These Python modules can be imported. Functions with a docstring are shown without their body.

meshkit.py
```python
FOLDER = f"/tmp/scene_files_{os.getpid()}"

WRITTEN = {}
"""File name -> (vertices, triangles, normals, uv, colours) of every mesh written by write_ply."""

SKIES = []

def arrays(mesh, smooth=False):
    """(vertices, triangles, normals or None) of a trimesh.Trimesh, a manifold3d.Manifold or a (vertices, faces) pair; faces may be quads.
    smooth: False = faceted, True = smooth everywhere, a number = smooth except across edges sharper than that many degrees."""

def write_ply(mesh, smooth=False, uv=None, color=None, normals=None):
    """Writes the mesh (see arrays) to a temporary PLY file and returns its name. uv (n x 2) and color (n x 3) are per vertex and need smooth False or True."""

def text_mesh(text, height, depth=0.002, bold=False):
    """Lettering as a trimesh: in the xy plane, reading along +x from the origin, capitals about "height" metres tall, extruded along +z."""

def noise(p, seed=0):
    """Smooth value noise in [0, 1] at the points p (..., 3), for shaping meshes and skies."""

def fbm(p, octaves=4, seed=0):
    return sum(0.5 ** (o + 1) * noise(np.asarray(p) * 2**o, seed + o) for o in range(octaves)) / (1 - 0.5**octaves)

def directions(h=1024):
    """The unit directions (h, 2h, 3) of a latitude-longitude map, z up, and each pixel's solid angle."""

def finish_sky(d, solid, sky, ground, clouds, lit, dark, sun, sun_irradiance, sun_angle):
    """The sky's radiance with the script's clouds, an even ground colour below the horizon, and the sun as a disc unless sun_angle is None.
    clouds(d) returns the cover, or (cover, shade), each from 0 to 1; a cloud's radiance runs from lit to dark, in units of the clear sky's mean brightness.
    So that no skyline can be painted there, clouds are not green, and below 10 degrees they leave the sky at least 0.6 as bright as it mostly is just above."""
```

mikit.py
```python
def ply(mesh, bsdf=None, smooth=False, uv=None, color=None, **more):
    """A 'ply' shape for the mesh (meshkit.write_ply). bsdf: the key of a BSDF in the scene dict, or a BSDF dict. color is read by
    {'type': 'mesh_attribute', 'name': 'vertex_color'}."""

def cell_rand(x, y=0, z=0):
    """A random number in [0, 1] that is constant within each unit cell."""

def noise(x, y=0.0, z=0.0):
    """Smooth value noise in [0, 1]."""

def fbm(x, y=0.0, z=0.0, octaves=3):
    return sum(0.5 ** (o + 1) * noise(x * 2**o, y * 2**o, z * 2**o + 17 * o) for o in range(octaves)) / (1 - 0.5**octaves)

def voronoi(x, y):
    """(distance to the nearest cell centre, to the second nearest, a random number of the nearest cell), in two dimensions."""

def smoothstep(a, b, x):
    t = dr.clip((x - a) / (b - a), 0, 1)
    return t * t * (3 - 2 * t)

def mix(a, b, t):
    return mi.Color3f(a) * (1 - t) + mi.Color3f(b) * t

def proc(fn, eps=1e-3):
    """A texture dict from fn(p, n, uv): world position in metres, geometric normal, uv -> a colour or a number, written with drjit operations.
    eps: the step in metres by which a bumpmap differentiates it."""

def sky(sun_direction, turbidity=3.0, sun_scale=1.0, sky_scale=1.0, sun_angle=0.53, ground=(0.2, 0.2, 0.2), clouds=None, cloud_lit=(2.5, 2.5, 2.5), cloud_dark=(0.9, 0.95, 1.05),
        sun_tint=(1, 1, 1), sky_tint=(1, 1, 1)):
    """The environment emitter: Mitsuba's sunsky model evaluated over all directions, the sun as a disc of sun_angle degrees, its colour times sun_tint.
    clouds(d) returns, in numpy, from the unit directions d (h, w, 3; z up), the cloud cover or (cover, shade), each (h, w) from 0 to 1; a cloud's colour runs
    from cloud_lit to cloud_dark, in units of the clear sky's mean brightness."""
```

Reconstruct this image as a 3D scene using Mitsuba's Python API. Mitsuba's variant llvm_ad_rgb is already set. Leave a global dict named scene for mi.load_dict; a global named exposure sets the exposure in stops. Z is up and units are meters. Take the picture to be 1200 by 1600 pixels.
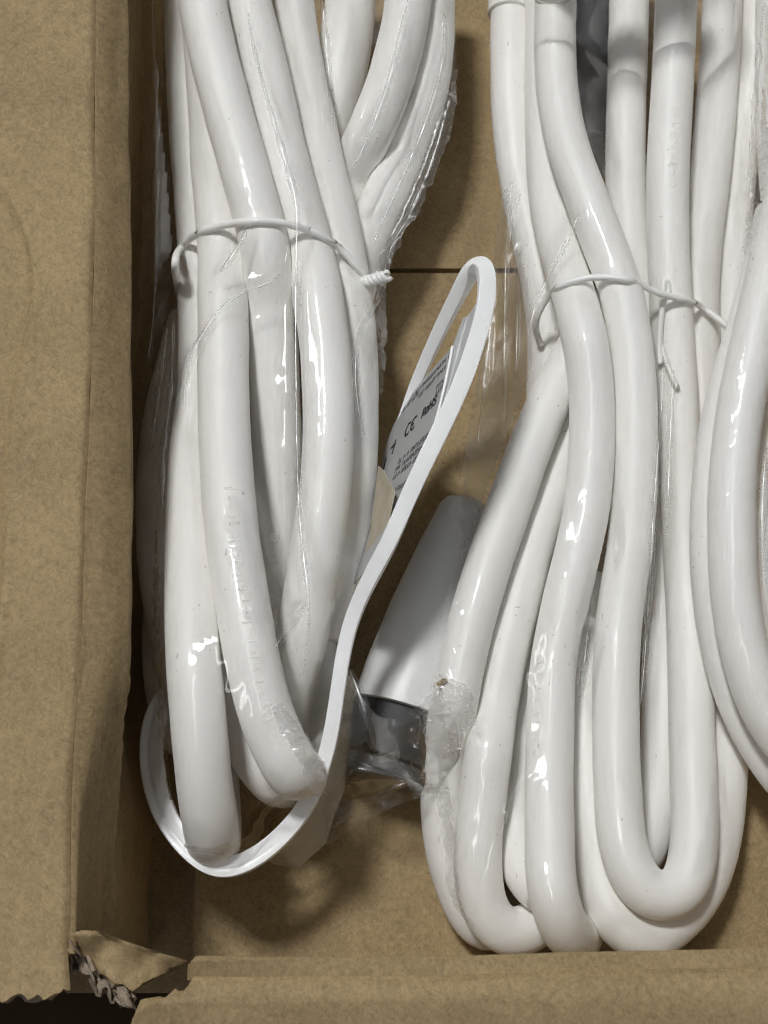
import math, numpy as np, trimesh, drjit as dr, mitsuba as mi, mikit, meshkit
from scipy import ndimage
from scipy.interpolate import CubicSpline, PchipInterpolator
from scipy.spatial import cKDTree
from shapely.geometry import Polygon, Point
import shapely
T = mi.ScalarTransform4f
MM = 0.001
scene, labels = {}, {}

# ------------------------------------------------------------------ camera, lamps, exposure
TILT = math.atan(700 / 2300)                     # the phone looks down into the box, tipped a little forward
EYE = np.array([0, 0, 0.290])
FWD = np.array([0, math.sin(TILT), -math.cos(TILT)])
scene['camera'] = {'type': 'thinlens', 'fov': math.degrees(2 * math.atan(600 / 2300)), 'fov_axis': 'x', 'near_clip': 0.01, 'far_clip': 20.0,
                   'aperture_radius': 0.0006, 'focus_distance': 0.262,
                   'to_world': T().look_at(origin=EYE.tolist(), target=(EYE + FWD).tolist(), up=[0, math.cos(TILT), math.sin(TILT)])}
exposure = 0.0

def lamp(key, at, to, w, h, power, label):
    scene[key] = {'type': 'rectangle', 'to_world': T().look_at(origin=at, target=to, up=[0, 1, 0.01]) @ T().scale([w / 2, h / 2, 1]),
                  'bsdf': {'type': 'diffuse', 'reflectance': {'type': 'rgb', 'value': 0.8}},
                  'emitter': {'type': 'area', 'radiance': {'type': 'rgb', 'value': power}}}
    labels[key] = {'label': label, 'category': 'lamp'}
lamp('ceiling_lamp', [-0.42, 0.72, 1.75], [0, 0.08, 0], 0.24, 0.24, [130, 131, 130], 'small bright square ceiling lamp above and to the left of the box')
lamp('fill_lamp', [-0.3, -0.1, 2.05], [0, 0.08, 0], 0.10, 1.1, [7, 7.05, 7.1], 'long dim fill lamp added high above the box')  # added as dim fill to lift the shade, not a known lamp
scene['room_light'] = {'type': 'constant', 'radiance': {'type': 'rgb', 'value': [.15,.152,.156]}}

# ------------------------------------------------------------------ traced shapes (mm): x right, y away, z up from the box floor
CABLES = {
'left_a': (4.7,[[-42.9,208.5,26.0],[-42.5,203.6,25.5],[-42.2,198.6,25.1],[-41.8,193.7,24.9],[-41.4,188.7,24.9],[-41.0,183.8,24.9],[-40.6,178.8,25.0],[-40.2,173.9,25.1],[-39.8,168.9,25.2],[-39.3,164.0,25.3],[-38.9,159.1,25.4],[-38.3,154.1,25.5],[-37.7,149.2,25.6],[-37.2,144.3,25.8],[-36.6,139.3,26.1],[-36.1,134.4,26.5],[-35.8,129.5,26.9],[-35.5,124.5,27.3],[-35.2,119.6,27.7],[-34.8,114.7,28.2],[-34.6,109.7,28.7],[-34.4,104.8,29.3],[-34.6,99.9,30.3],[-34.8,95.1,31.4],[-35.0,90.3,32.6],[-35.0,85.4,33.7],[-34.8,80.6,34.9],[-34.6,75.8,36.2],[-34.3,71.1,37.5],[-34.0,66.3,38.9],[-33.6,61.5,40.3],[-33.2,56.7,41.5],[-32.7,51.9,42.4],[-32.2,47.0,43.0],[-31.6,42.1,43.0],[-31.1,37.2,42.4],[-30.6,32.4,41.1],[-30.2,27.9,39.1],[-29.7,23.8,36.3],[-29.6,20.9,32.3],[-29.9,19.9,27.5],[-30.2,20.6,22.6],[-30.6,23.7,18.8],[-31.1,27.8,16.1],[-31.6,32.4,14.3],[-32.0,37.3,13.6],[-32.5,41.5,11.3],[-33.2,44.6,7.5],[-33.7,48.6,4.9],[-34.1,53.6,4.9],[-34.4,58.5,4.9],[-34.7,63.5,4.9],[-34.9,68.4,4.9],[-35.2,73.4,4.9]]),
'left_b': (4.7,[[-37.4,203.0,33.0],[-37.3,198.0,32.8],[-37.1,193.0,32.7],[-36.8,187.9,32.7],[-36.4,183.0,32.8],[-35.9,178.0,32.9],[-35.3,173.0,33.0],[-34.8,168.0,33.1],[-34.3,163.0,33.1],[-33.9,158.0,33.2],[-33.5,153.0,33.3],[-33.0,148.0,33.6],[-32.4,143.1,34.0],[-31.8,138.1,34.6],[-31.2,133.2,35.1],[-30.8,128.2,35.5],[-30.5,123.3,36.4],[-30.2,118.5,37.8],[-29.9,113.5,38.1],[-29.7,108.5,38.2],[-29.6,103.5,38.4],[-29.3,98.5,38.7],[-29.0,93.5,39.2],[-28.6,88.6,39.8],[-28.1,83.6,40.6],[-27.6,78.7,41.4],[-26.9,73.8,42.2],[-26.2,68.9,42.9],[-25.3,64.0,43.4],[-24.4,59.1,43.7],[-23.5,54.2,43.9],[-22.5,49.3,43.7],[-21.3,44.4,43.1],[-19.9,39.7,42.1],[-18.0,35.3,40.7],[-15.8,31.3,38.7],[-14.9,30.8,34.5],[-15.4,31.7,29.6],[-15.9,32.6,24.7],[-16.3,33.5,19.8],[-16.8,34.5,14.9],[-17.3,35.6,10.0],[-18.0,37.1,5.3],[-19.4,41.8,4.9],[-20.3,46.6,5.5],[-21.0,51.5,6.2],[-21.6,56.5,6.6],[-22.1,61.5,6.6],[-22.6,66.5,6.5],[-23.0,71.5,6.4],[-23.5,76.5,6.2],[-24.0,81.5,6.1],[-24.5,86.4,6.0]]),
'left_c': (4.7,[[-37.4,195.8,42.0],[-37.1,190.9,42.0],[-36.6,185.9,42.0],[-35.8,180.9,42.0],[-34.9,176.0,42.0],[-33.8,171.2,42.0],[-32.7,166.3,42.0],[-31.4,161.5,41.9],[-30.1,156.6,41.8],[-28.8,151.8,41.7],[-27.4,147.0,41.6],[-26.1,142.2,41.4],[-24.7,137.4,41.0],[-23.4,132.6,40.4],[-22.4,127.8,39.8],[-21.8,123.2,37.9],[-21.5,119.1,35.2],[-21.2,114.4,33.3],[-21.0,109.7,31.6],[-20.8,105.0,30.1],[-20.6,100.2,28.6],[-20.4,95.4,27.1],[-20.3,90.6,25.8],[-20.3,85.8,24.5],[-20.3,81.0,23.3],[-20.4,76.1,22.2],[-20.6,71.2,21.2],[-20.8,66.3,20.3],[-21.1,61.4,19.5],[-21.4,56.4,18.8],[-21.8,51.5,18.2]]),
'left_d': (4.7,[[-28.9,199.0,38.0],[-28.7,194.1,37.6],[-28.2,189.2,37.3],[-27.4,184.3,37.1],[-26.3,179.5,36.9],[-25.1,174.7,36.9],[-24.0,169.9,36.8],[-22.9,165.1,36.8],[-21.9,160.2,36.8],[-20.9,155.4,36.7],[-19.8,150.6,36.6],[-18.6,145.8,36.5],[-17.3,141.0,36.3],[-16.0,136.3,36.0],[-14.8,131.5,35.6],[-13.8,126.7,36.0],[-12.9,122.1,37.6],[-12.2,117.3,38.3],[-11.5,112.4,38.1],[-10.9,107.5,37.9],[-10.6,102.6,37.7],[-10.3,97.7,37.6],[-10.2,92.7,37.4],[-10.3,87.8,37.2],[-10.6,82.9,36.8],[-11.1,78.0,36.4],[-11.8,73.1,35.7],[-12.5,68.3,34.9],[-13.3,63.6,33.8],[-14.1,58.9,32.4],[-15.0,54.4,30.6],[-16.2,50.2,28.3],[-17.2,46.4,25.3],[-18.0,42.7,22.1],[-18.6,39.7,18.2],[-19.2,37.8,13.7]]),
'left_p': (4.7,[[-30.9,54.6,26.7],[-29.1,50.0,27.0],[-27.5,45.3,27.2],[-25.7,40.7,27.2],[-23.6,36.4,26.2],[-20.8,32.4,25.5],[-18.8,30.9,21.4],[-16.6,31.7,17.2],[-13.9,35.1,15.1],[-13.0,39.3,12.7],[-13.0,43.9,11.1],[-13.3,48.7,11.9],[-13.5,53.6,12.6],[-13.8,58.5,12.9],[-14.3,63.4,12.9],[-14.9,68.3,12.7],[-15.5,73.2,12.4],[-16.3,78.0,12.0]]),
'left_f': (4.7,[[-20.0,206.9,28.0],[-19.8,201.8,27.8],[-19.6,196.8,27.7],[-19.2,191.7,27.7],[-18.7,186.7,27.9],[-18.0,181.6,28.1],[-17.2,176.6,28.4],[-16.3,171.6,28.7],[-15.4,166.7,28.9],[-14.4,161.7,29.1],[-13.5,156.7,29.3],[-12.5,151.7,29.3],[-11.4,146.8,29.3],[-10.3,141.8,29.2],[-9.2,136.8,29.0],[-8.3,131.9,28.9],[-7.5,126.8,28.8],[-6.8,121.8,28.6],[-6.3,116.8,28.4],[-6.0,111.7,28.1],[-5.8,106.7,27.7],[-5.7,101.6,27.3],[-5.7,96.5,26.9],[-5.9,91.5,26.5],[-6.2,86.4,26.0],[-6.7,81.4,25.5],[-7.5,76.4,25.0],[-8.4,71.4,24.6],[-9.3,66.5,24.1],[-10.3,61.5,23.5],[-11.2,56.6,22.7]]),
'left_j': (4.7,[[-39.2,125.0,14.0],[-40.3,120.0,14.5],[-41.2,115.0,15.0],[-42.0,110.0,15.6],[-42.6,105.0,16.3],[-43.0,99.9,17.0],[-43.2,94.9,17.7],[-43.2,89.8,18.4],[-43.1,84.8,19.2],[-42.7,79.8,20.0],[-42.3,74.7,20.7],[-41.7,69.7,20.5],[-40.7,64.6,20.2],[-39.5,59.7,20.2],[-38.1,54.8,20.5],[-36.5,50.0,21.0],[-35.0,45.1,21.4],[-33.5,40.3,22.1],[-32.4,35.4,23.0]]),
'left_k': (4.7,[[-41.0,74.2,11.7],[-41.6,69.5,11.4],[-41.9,64.8,11.2],[-42.0,60.0,11.3],[-41.7,55.3,11.7],[-41.0,50.7,12.5],[-39.9,46.2,12.9],[-39.4,43.5,9.1],[-39.0,41.5,4.9]]),
'left_g': (5.6,[[-5.3,211.6,22.0],[-6.0,206.9,21.9],[-6.5,202.1,21.8],[-7.0,197.2,21.6],[-7.4,192.4,21.4],[-7.9,187.6,20.9],[-8.5,182.9,20.3],[-9.3,178.2,19.5],[-10.3,173.6,18.6],[-11.4,169.0,17.4],[-12.5,164.5,16.2],[-13.6,160.0,14.8],[-14.7,155.5,13.2],[-15.5,151.1,11.5]]),
'left_h': (4.7,[[5.3,203.9,33.7],[5.4,198.9,33.6],[5.4,193.8,33.4],[5.0,188.7,33.1],[4.5,183.7,32.8],[3.6,178.7,32.3],[2.4,173.8,31.6],[1.0,169.0,30.7],[-0.8,164.4,29.5],[-2.8,160.1,27.8],[-4.9,157.0,24.5],[-7.0,154.2,20.8],[-8.8,149.9,19.1],[-10.2,145.3,17.3],[-11.2,140.8,15.1],[-12.0,136.3,12.8],[-12.5,131.8,10.6],[-13.0,127.3,8.4],[-13.4,122.7,6.2]]),
'left_i': (4.7,[[10.4,209.8,26.4],[10.3,204.9,26.1],[10.3,200.0,25.9],[10.2,195.1,25.7],[10.1,190.2,25.6],[10.0,185.3,25.4],[9.6,180.4,25.3],[9.1,175.6,24.9],[8.3,170.8,24.4],[7.1,166.1,23.6],[5.4,161.7,22.4],[3.6,157.3,21.3],[2.0,152.8,22.1],[0.3,148.2,22.7],[-1.7,143.8,21.9],[-3.5,139.5,20.6],[-5.0,135.0,19.2],[-6.3,130.6,17.6],[-7.3,126.1,15.9],[-8.2,121.6,14.2],[-9.1,117.1,12.6]]),
'right_a': (4.35,[[28.5,221.1,10.0],[28.4,216.1,9.9],[28.3,211.1,9.8],[28.1,206.1,9.7],[28.0,201.1,9.7],[27.8,196.1,9.6],[27.7,191.1,9.5],[27.7,186.1,9.4],[27.6,181.0,9.2],[27.7,176.0,9.0],[28.0,171.0,8.8],[28.4,166.0,8.6],[29.0,161.1,8.4],[29.7,156.1,8.2],[30.5,151.2,8.0],[31.4,146.3,7.8],[32.4,141.3,7.6],[33.3,136.4,7.2],[33.9,131.5,6.6],[34.3,126.5,6.0],[34.4,121.6,5.2],[34.2,116.6,4.5],[33.9,111.6,4.5],[33.5,106.6,4.5],[33.0,101.6,4.6],[32.4,96.7,4.6],[31.7,91.7,4.7],[30.8,86.8,4.9]]),
'right_b': (4.35,[[35.5,214.3,14.3],[35.4,209.3,14.2],[35.2,204.2,14.2],[35.1,199.2,14.1],[35.0,194.1,14.1],[34.8,189.1,14.1],[34.7,184.0,14.2],[34.5,179.0,14.2],[34.4,174.0,14.4],[34.3,168.9,14.6],[34.3,163.9,14.8],[34.3,158.8,15.2],[34.4,153.8,15.7],[34.7,148.8,16.4],[35.2,143.9,17.4],[35.8,139.0,18.5],[36.5,134.2,20.0],[37.2,129.5,21.6],[37.9,124.8,23.3],[38.4,120.0,25.0],[39.0,115.2,26.1],[39.6,110.2,25.7],[40.0,105.2,24.8],[40.1,100.2,24.0],[39.9,95.2,23.4],[39.5,90.2,23.1],[38.9,85.2,22.8],[38.1,80.2,22.6],[36.9,75.3,22.4],[35.6,70.4,22.1],[34.3,65.6,21.8],[33.1,60.7,21.5],[32.0,55.7,21.2],[31.2,50.8,21.0],[30.7,45.7,20.9],[30.4,40.7,20.9],[30.1,35.7,21.0],[29.8,30.6,21.4],[29.6,25.6,22.2],[29.4,20.7,23.2],[29.2,15.8,24.5],[29.6,10.9,25.0],[31.0,6.7,22.7],[32.8,4.6,18.5],[34.3,4.0,13.8],[35.8,4.4,9.0],[37.1,6.4,4.6]]),
'right_c': (4.35,[[36.1,193.3,25.0],[35.9,188.3,24.6],[35.7,183.3,24.3],[35.7,178.3,24.0],[35.8,173.2,23.9],[36.2,168.2,23.8],[36.8,163.2,23.9],[37.7,158.3,24.1],[38.9,153.4,24.3],[40.3,148.6,24.5],[41.6,143.8,24.6],[43.1,138.9,24.6],[44.6,134.1,24.6],[46.0,129.3,24.5],[47.1,124.4,24.2],[47.8,119.5,23.8],[48.3,114.5,23.4],[48.6,109.5,23.0],[48.7,104.5,22.6],[48.6,99.5,22.2],[48.4,94.5,21.7],[48.1,89.5,21.3],[47.7,84.5,20.9],[47.2,79.5,20.4],[46.6,74.6,20.0],[45.7,69.6,19.5],[44.8,64.7,19.1],[44.0,59.8,18.8],[43.5,54.8,18.6],[43.1,49.8,18.5],[42.9,44.7,18.6],[42.7,39.7,18.7],[42.5,34.7,19.0],[42.5,29.7,19.2],[42.5,24.7,19.5],[42.9,19.7,19.7],[44.4,14.9,19.8],[47.8,11.4,19.2],[52.5,11.9,18.4],[55.2,15.9,17.4],[56.4,20.6,16.3],[57.0,25.5,15.3],[57.2,30.5,14.5],[57.5,35.4,14.0],[57.7,40.5,13.6],[58.0,45.5,13.4],[58.2,50.5,13.2],[58.4,55.5,13.0],[58.6,60.5,12.9],[58.7,65.5,12.8],[58.7,70.6,12.7],[58.7,75.6,12.8],[58.7,80.6,13.0],[58.6,85.6,13.3],[58.6,90.6,13.7],[58.5,95.6,14.3],[58.4,100.6,14.8],[58.4,105.6,14.9],[58.4,110.7,15.1],[58.3,115.7,15.3],[58.2,120.7,15.8],[58.1,125.7,16.3],[58.1,130.7,17.0],[58.0,135.6,17.6],[58.0,140.6,18.3],[58.1,145.6,18.9],[58.3,150.6,19.4],[58.6,155.6,19.8],[59.0,160.6,20.2],[59.5,165.6,20.4],[60.0,170.6,20.6],[60.5,175.6,20.8],[60.9,180.6,21.2],[61.2,185.4,22.4],[61.2,189.9,24.7],[61.2,193.7,28.0],[60.8,196.5,32.1],[60.2,197.8,36.9],[59.2,198.2,41.8],[57.6,198.0,46.6],[54.9,198.0,50.8],[50.9,198.4,53.7],[46.1,198.9,54.7],[41.1,199.0,54.0],[37.3,198.0,51.0],[35.4,197.0,46.5],[34.9,196.7,41.5],[35.0,196.4,36.5],[35.3,195.3,31.6],[35.7,193.4,27.0]]),
'right_d': (4.35,[[40.0,72.1,9.9],[39.4,67.2,10.0],[38.9,62.3,10.1],[38.5,57.3,10.3],[38.2,52.4,10.6],[38.1,47.4,11.0],[38.0,42.5,11.3],[38.0,37.5,11.6],[38.1,32.6,11.8],[38.2,27.6,12.1],[38.5,22.7,12.3],[38.9,17.8,12.5],[39.6,12.9,13.1],[41.1,8.3,14.3],[44.5,4.9,13.8],[49.2,4.7,12.6],[53.4,7.1,11.5],[56.8,10.5,10.6],[59.5,14.6,10.0],[61.5,19.1,9.5],[62.9,23.9,9.1],[63.8,28.7,8.9],[64.5,33.6,8.7],[65.1,38.6,8.6],[65.6,43.5,8.5],[65.9,48.5,8.4],[66.1,53.4,8.3],[66.1,58.4,8.1],[66.1,63.3,7.9],[66.0,68.3,7.8],[65.8,73.2,7.7],[65.6,78.2,7.7],[65.4,83.1,7.8],[65.2,88.1,8.1],[65.0,93.0,8.5],[64.8,97.9,9.0],[64.7,102.9,9.3],[64.7,107.8,9.3],[64.8,112.8,9.3],[64.8,117.8,9.4],[64.9,122.7,9.6],[65.1,127.7,9.9],[65.3,132.6,10.2],[65.7,137.5,10.6],[66.3,142.4,10.9],[67.0,147.3,11.2],[67.9,152.2,11.5],[68.7,157.1,11.7],[69.5,162.0,11.9],[70.2,166.9,12.0],[71.0,171.8,12.0],[71.6,176.7,11.9],[72.3,181.6,11.9],[72.9,186.5,11.9],[73.5,191.5,11.9],[74.0,196.4,11.9],[74.5,201.3,11.9],[75.0,206.3,11.9],[75.4,211.2,11.9],[75.8,216.1,12.0]]),
'right_e': (4.35,[[43.5,130.6,8.0],[42.4,126.5,10.6],[41.1,122.6,13.3],[39.5,118.7,16.0],[37.5,114.6,17.9],[35.2,110.2,18.3],[32.9,105.8,18.4],[30.9,101.3,18.8],[29.0,96.8,19.3],[27.2,92.2,20.0],[25.6,87.6,20.7],[23.9,82.9,21.4],[22.3,78.3,22.1],[20.6,73.7,22.6],[19.0,69.0,22.9],[17.5,64.3,23.0],[16.1,59.5,22.9],[14.9,54.7,22.7],[13.8,49.9,22.4],[12.8,45.0,22.0],[12.1,41.1,19.2],[11.7,37.5,15.8],[11.2,32.9,14.1],[11.1,28.2,12.6],[11.4,23.5,11.1],[12.2,18.8,9.6],[13.5,14.2,8.1],[15.3,9.9,6.6],[18.3,6.3,5.1],[22.7,7.1,4.6]]),
'right_f': (4.35,[[39.8,112.5,10.2],[39.0,107.7,11.1],[37.8,102.9,11.6],[36.5,98.1,12.1],[35.0,93.5,12.7],[33.3,88.8,13.4],[31.6,84.3,14.2],[29.8,79.7,15.0],[28.2,75.1,15.8],[26.9,70.4,16.4],[25.6,65.6,17.0],[24.3,60.9,17.3],[23.0,56.1,17.6],[21.9,51.3,17.7],[20.9,46.4,17.7],[20.0,41.7,18.7],[19.2,37.2,20.6],[18.5,32.3,20.4],[17.9,27.5,19.6],[17.2,22.6,18.7],[17.0,17.8,17.7],[17.3,13.0,16.6],[18.6,8.4,15.3],[21.9,5.2,13.8],[26.3,5.6,11.8],[29.7,8.2,9.4],[32.0,12.5,8.7]]),
'right_g': (4.35,[[33.3,73.4,4.8],[31.9,68.6,5.6],[30.6,63.9,6.3],[29.2,59.1,7.0],[28.0,54.3,7.6],[26.9,49.4,8.0],[26.1,44.4,8.4],[25.4,39.5,8.7],[24.9,34.5,9.2],[24.6,29.5,9.9],[24.5,24.7,11.0],[24.9,19.9,12.5],[26.0,15.4,14.5],[28.8,12.1,16.7]]),
'right_h': (4.35,[[54.9,215.4,13.0],[54.5,210.4,12.9],[54.2,205.3,12.9],[53.8,200.3,12.9],[53.5,195.3,12.9],[53.1,190.3,12.8],[52.8,185.3,12.8],[52.4,180.3,12.8],[52.0,175.3,12.8],[51.7,170.3,12.8],[51.4,165.3,12.6],[51.2,160.2,12.5],[51.1,155.2,12.2],[51.1,150.2,11.8],[51.3,145.2,11.4],[51.7,140.3,10.8],[52.3,135.3,10.1],[53.2,130.4,9.3],[54.2,125.6,8.5],[55.2,120.7,7.8],[56.0,115.8,7.1],[56.4,110.8,6.4],[56.7,105.8,5.9],[56.8,100.8,5.5],[56.7,95.8,5.2],[56.5,90.8,5.0],[56.3,85.8,4.8],[56.1,80.8,4.8],[55.8,75.8,4.8],[55.5,70.8,4.9],[55.2,65.7,5.0],[55.0,60.7,5.2],[54.8,55.7,5.4],[54.5,50.7,5.6],[54.2,45.7,5.8],[53.7,40.7,6.0],[53.0,35.7,6.1],[52.2,30.8,6.1],[51.1,25.9,6.2],[49.4,21.1,6.1],[46.3,17.3,6.0]]),
'right_i': (4.35,[[84.9,219.3,8.0],[84.4,214.3,7.9],[83.9,209.3,7.9],[83.4,204.4,7.8],[82.8,199.4,7.9],[82.2,194.5,7.9],[81.5,189.5,7.8],[80.6,184.6,7.7],[79.7,179.7,7.6],[78.7,174.9,7.4],[77.7,170.0,7.1],[76.7,165.1,6.8],[75.9,160.2,6.6],[75.2,155.3,6.3],[74.6,150.3,6.1],[74.1,145.4,5.9],[73.6,140.4,5.8],[73.2,135.4,5.6],[72.8,130.5,5.4],[72.5,125.5,5.3],[72.3,120.5,5.1],[72.1,115.6,4.9],[71.9,110.6,4.7],[71.8,105.6,4.6],[71.7,100.6,4.6]]),
'far_a': (4.35,[[81.9,154.3,34.0],[80.5,149.4,34.0],[79.1,144.5,34.1],[77.7,139.6,34.2],[76.3,134.8,34.4],[74.8,129.9,34.7],[73.4,125.0,34.9],[72.0,120.1,34.9],[70.6,115.2,34.9],[69.2,110.3,34.7],[68.0,105.4,34.5],[66.8,100.4,34.1],[65.8,95.5,33.7],[64.9,90.5,33.3],[64.2,85.4,32.9],[63.7,80.4,32.4],[63.5,75.3,31.9],[63.4,70.3,31.3],[63.5,65.2,30.6],[63.9,60.2,29.9],[64.6,55.2,29.0],[65.7,50.3,28.2],[67.2,45.6,27.3],[69.4,41.0,26.4],[72.3,37.0,25.6],[75.9,33.5,24.8],[80.1,30.7,24.2]]),
'far_b': (4.35,[[79.0,143.7,25.0],[77.6,138.9,25.3],[76.2,134.1,25.7],[74.8,129.3,26.1],[73.3,124.5,26.4],[71.7,119.7,26.5],[70.1,114.9,26.5],[68.4,110.2,26.3],[66.8,105.4,26.1],[65.4,100.6,25.8],[64.3,95.7,25.4],[63.4,90.8,25.0],[62.7,85.8,24.6],[62.2,80.8,24.1],[61.9,75.8,23.6],[61.8,70.8,23.0],[62.0,65.8,22.3],[62.5,60.9,21.5],[63.3,56.0,20.7],[64.4,51.2,19.9],[65.9,46.4,19.0],[67.8,41.8,18.2],[70.2,37.4,17.5],[72.9,33.3,16.9],[76.2,29.4,16.4],[79.9,26.1,16.1],[84.2,23.5,15.9]]),
'far_c': (4.35,[[82.6,127.7,23.2],[81.0,123.0,23.2],[79.4,118.2,23.4],[78.0,113.5,23.7],[76.7,108.6,24.0],[75.6,103.8,24.1],[74.5,98.9,24.1],[73.6,94.0,24.0],[72.9,89.0,23.8],[72.4,84.1,23.5],[72.1,79.1,23.1],[72.0,74.1,22.6],[72.0,69.2,22.1],[72.3,64.2,21.5],[73.1,59.3,20.9],[74.6,54.6,20.4],[76.9,50.2,20.1],[79.9,46.2,19.9],[83.6,42.8,20.0]]),
'far_d': (4.35,[[86.5,211.5,18.0],[85.8,206.5,17.9],[85.2,201.5,17.8],[84.6,196.5,17.8],[84.2,191.5,17.8],[83.8,186.5,17.7],[83.4,181.5,17.5],[83.2,176.4,17.3],[83.1,171.4,17.0],[83.0,166.4,16.5],[83.0,161.4,15.9],[83.1,156.4,15.2],[83.3,151.5,14.4],[83.5,146.5,13.5],[83.8,141.6,12.6],[84.1,136.7,11.7],[84.5,131.7,10.8],[84.8,126.8,10.0]]),
}
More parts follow.
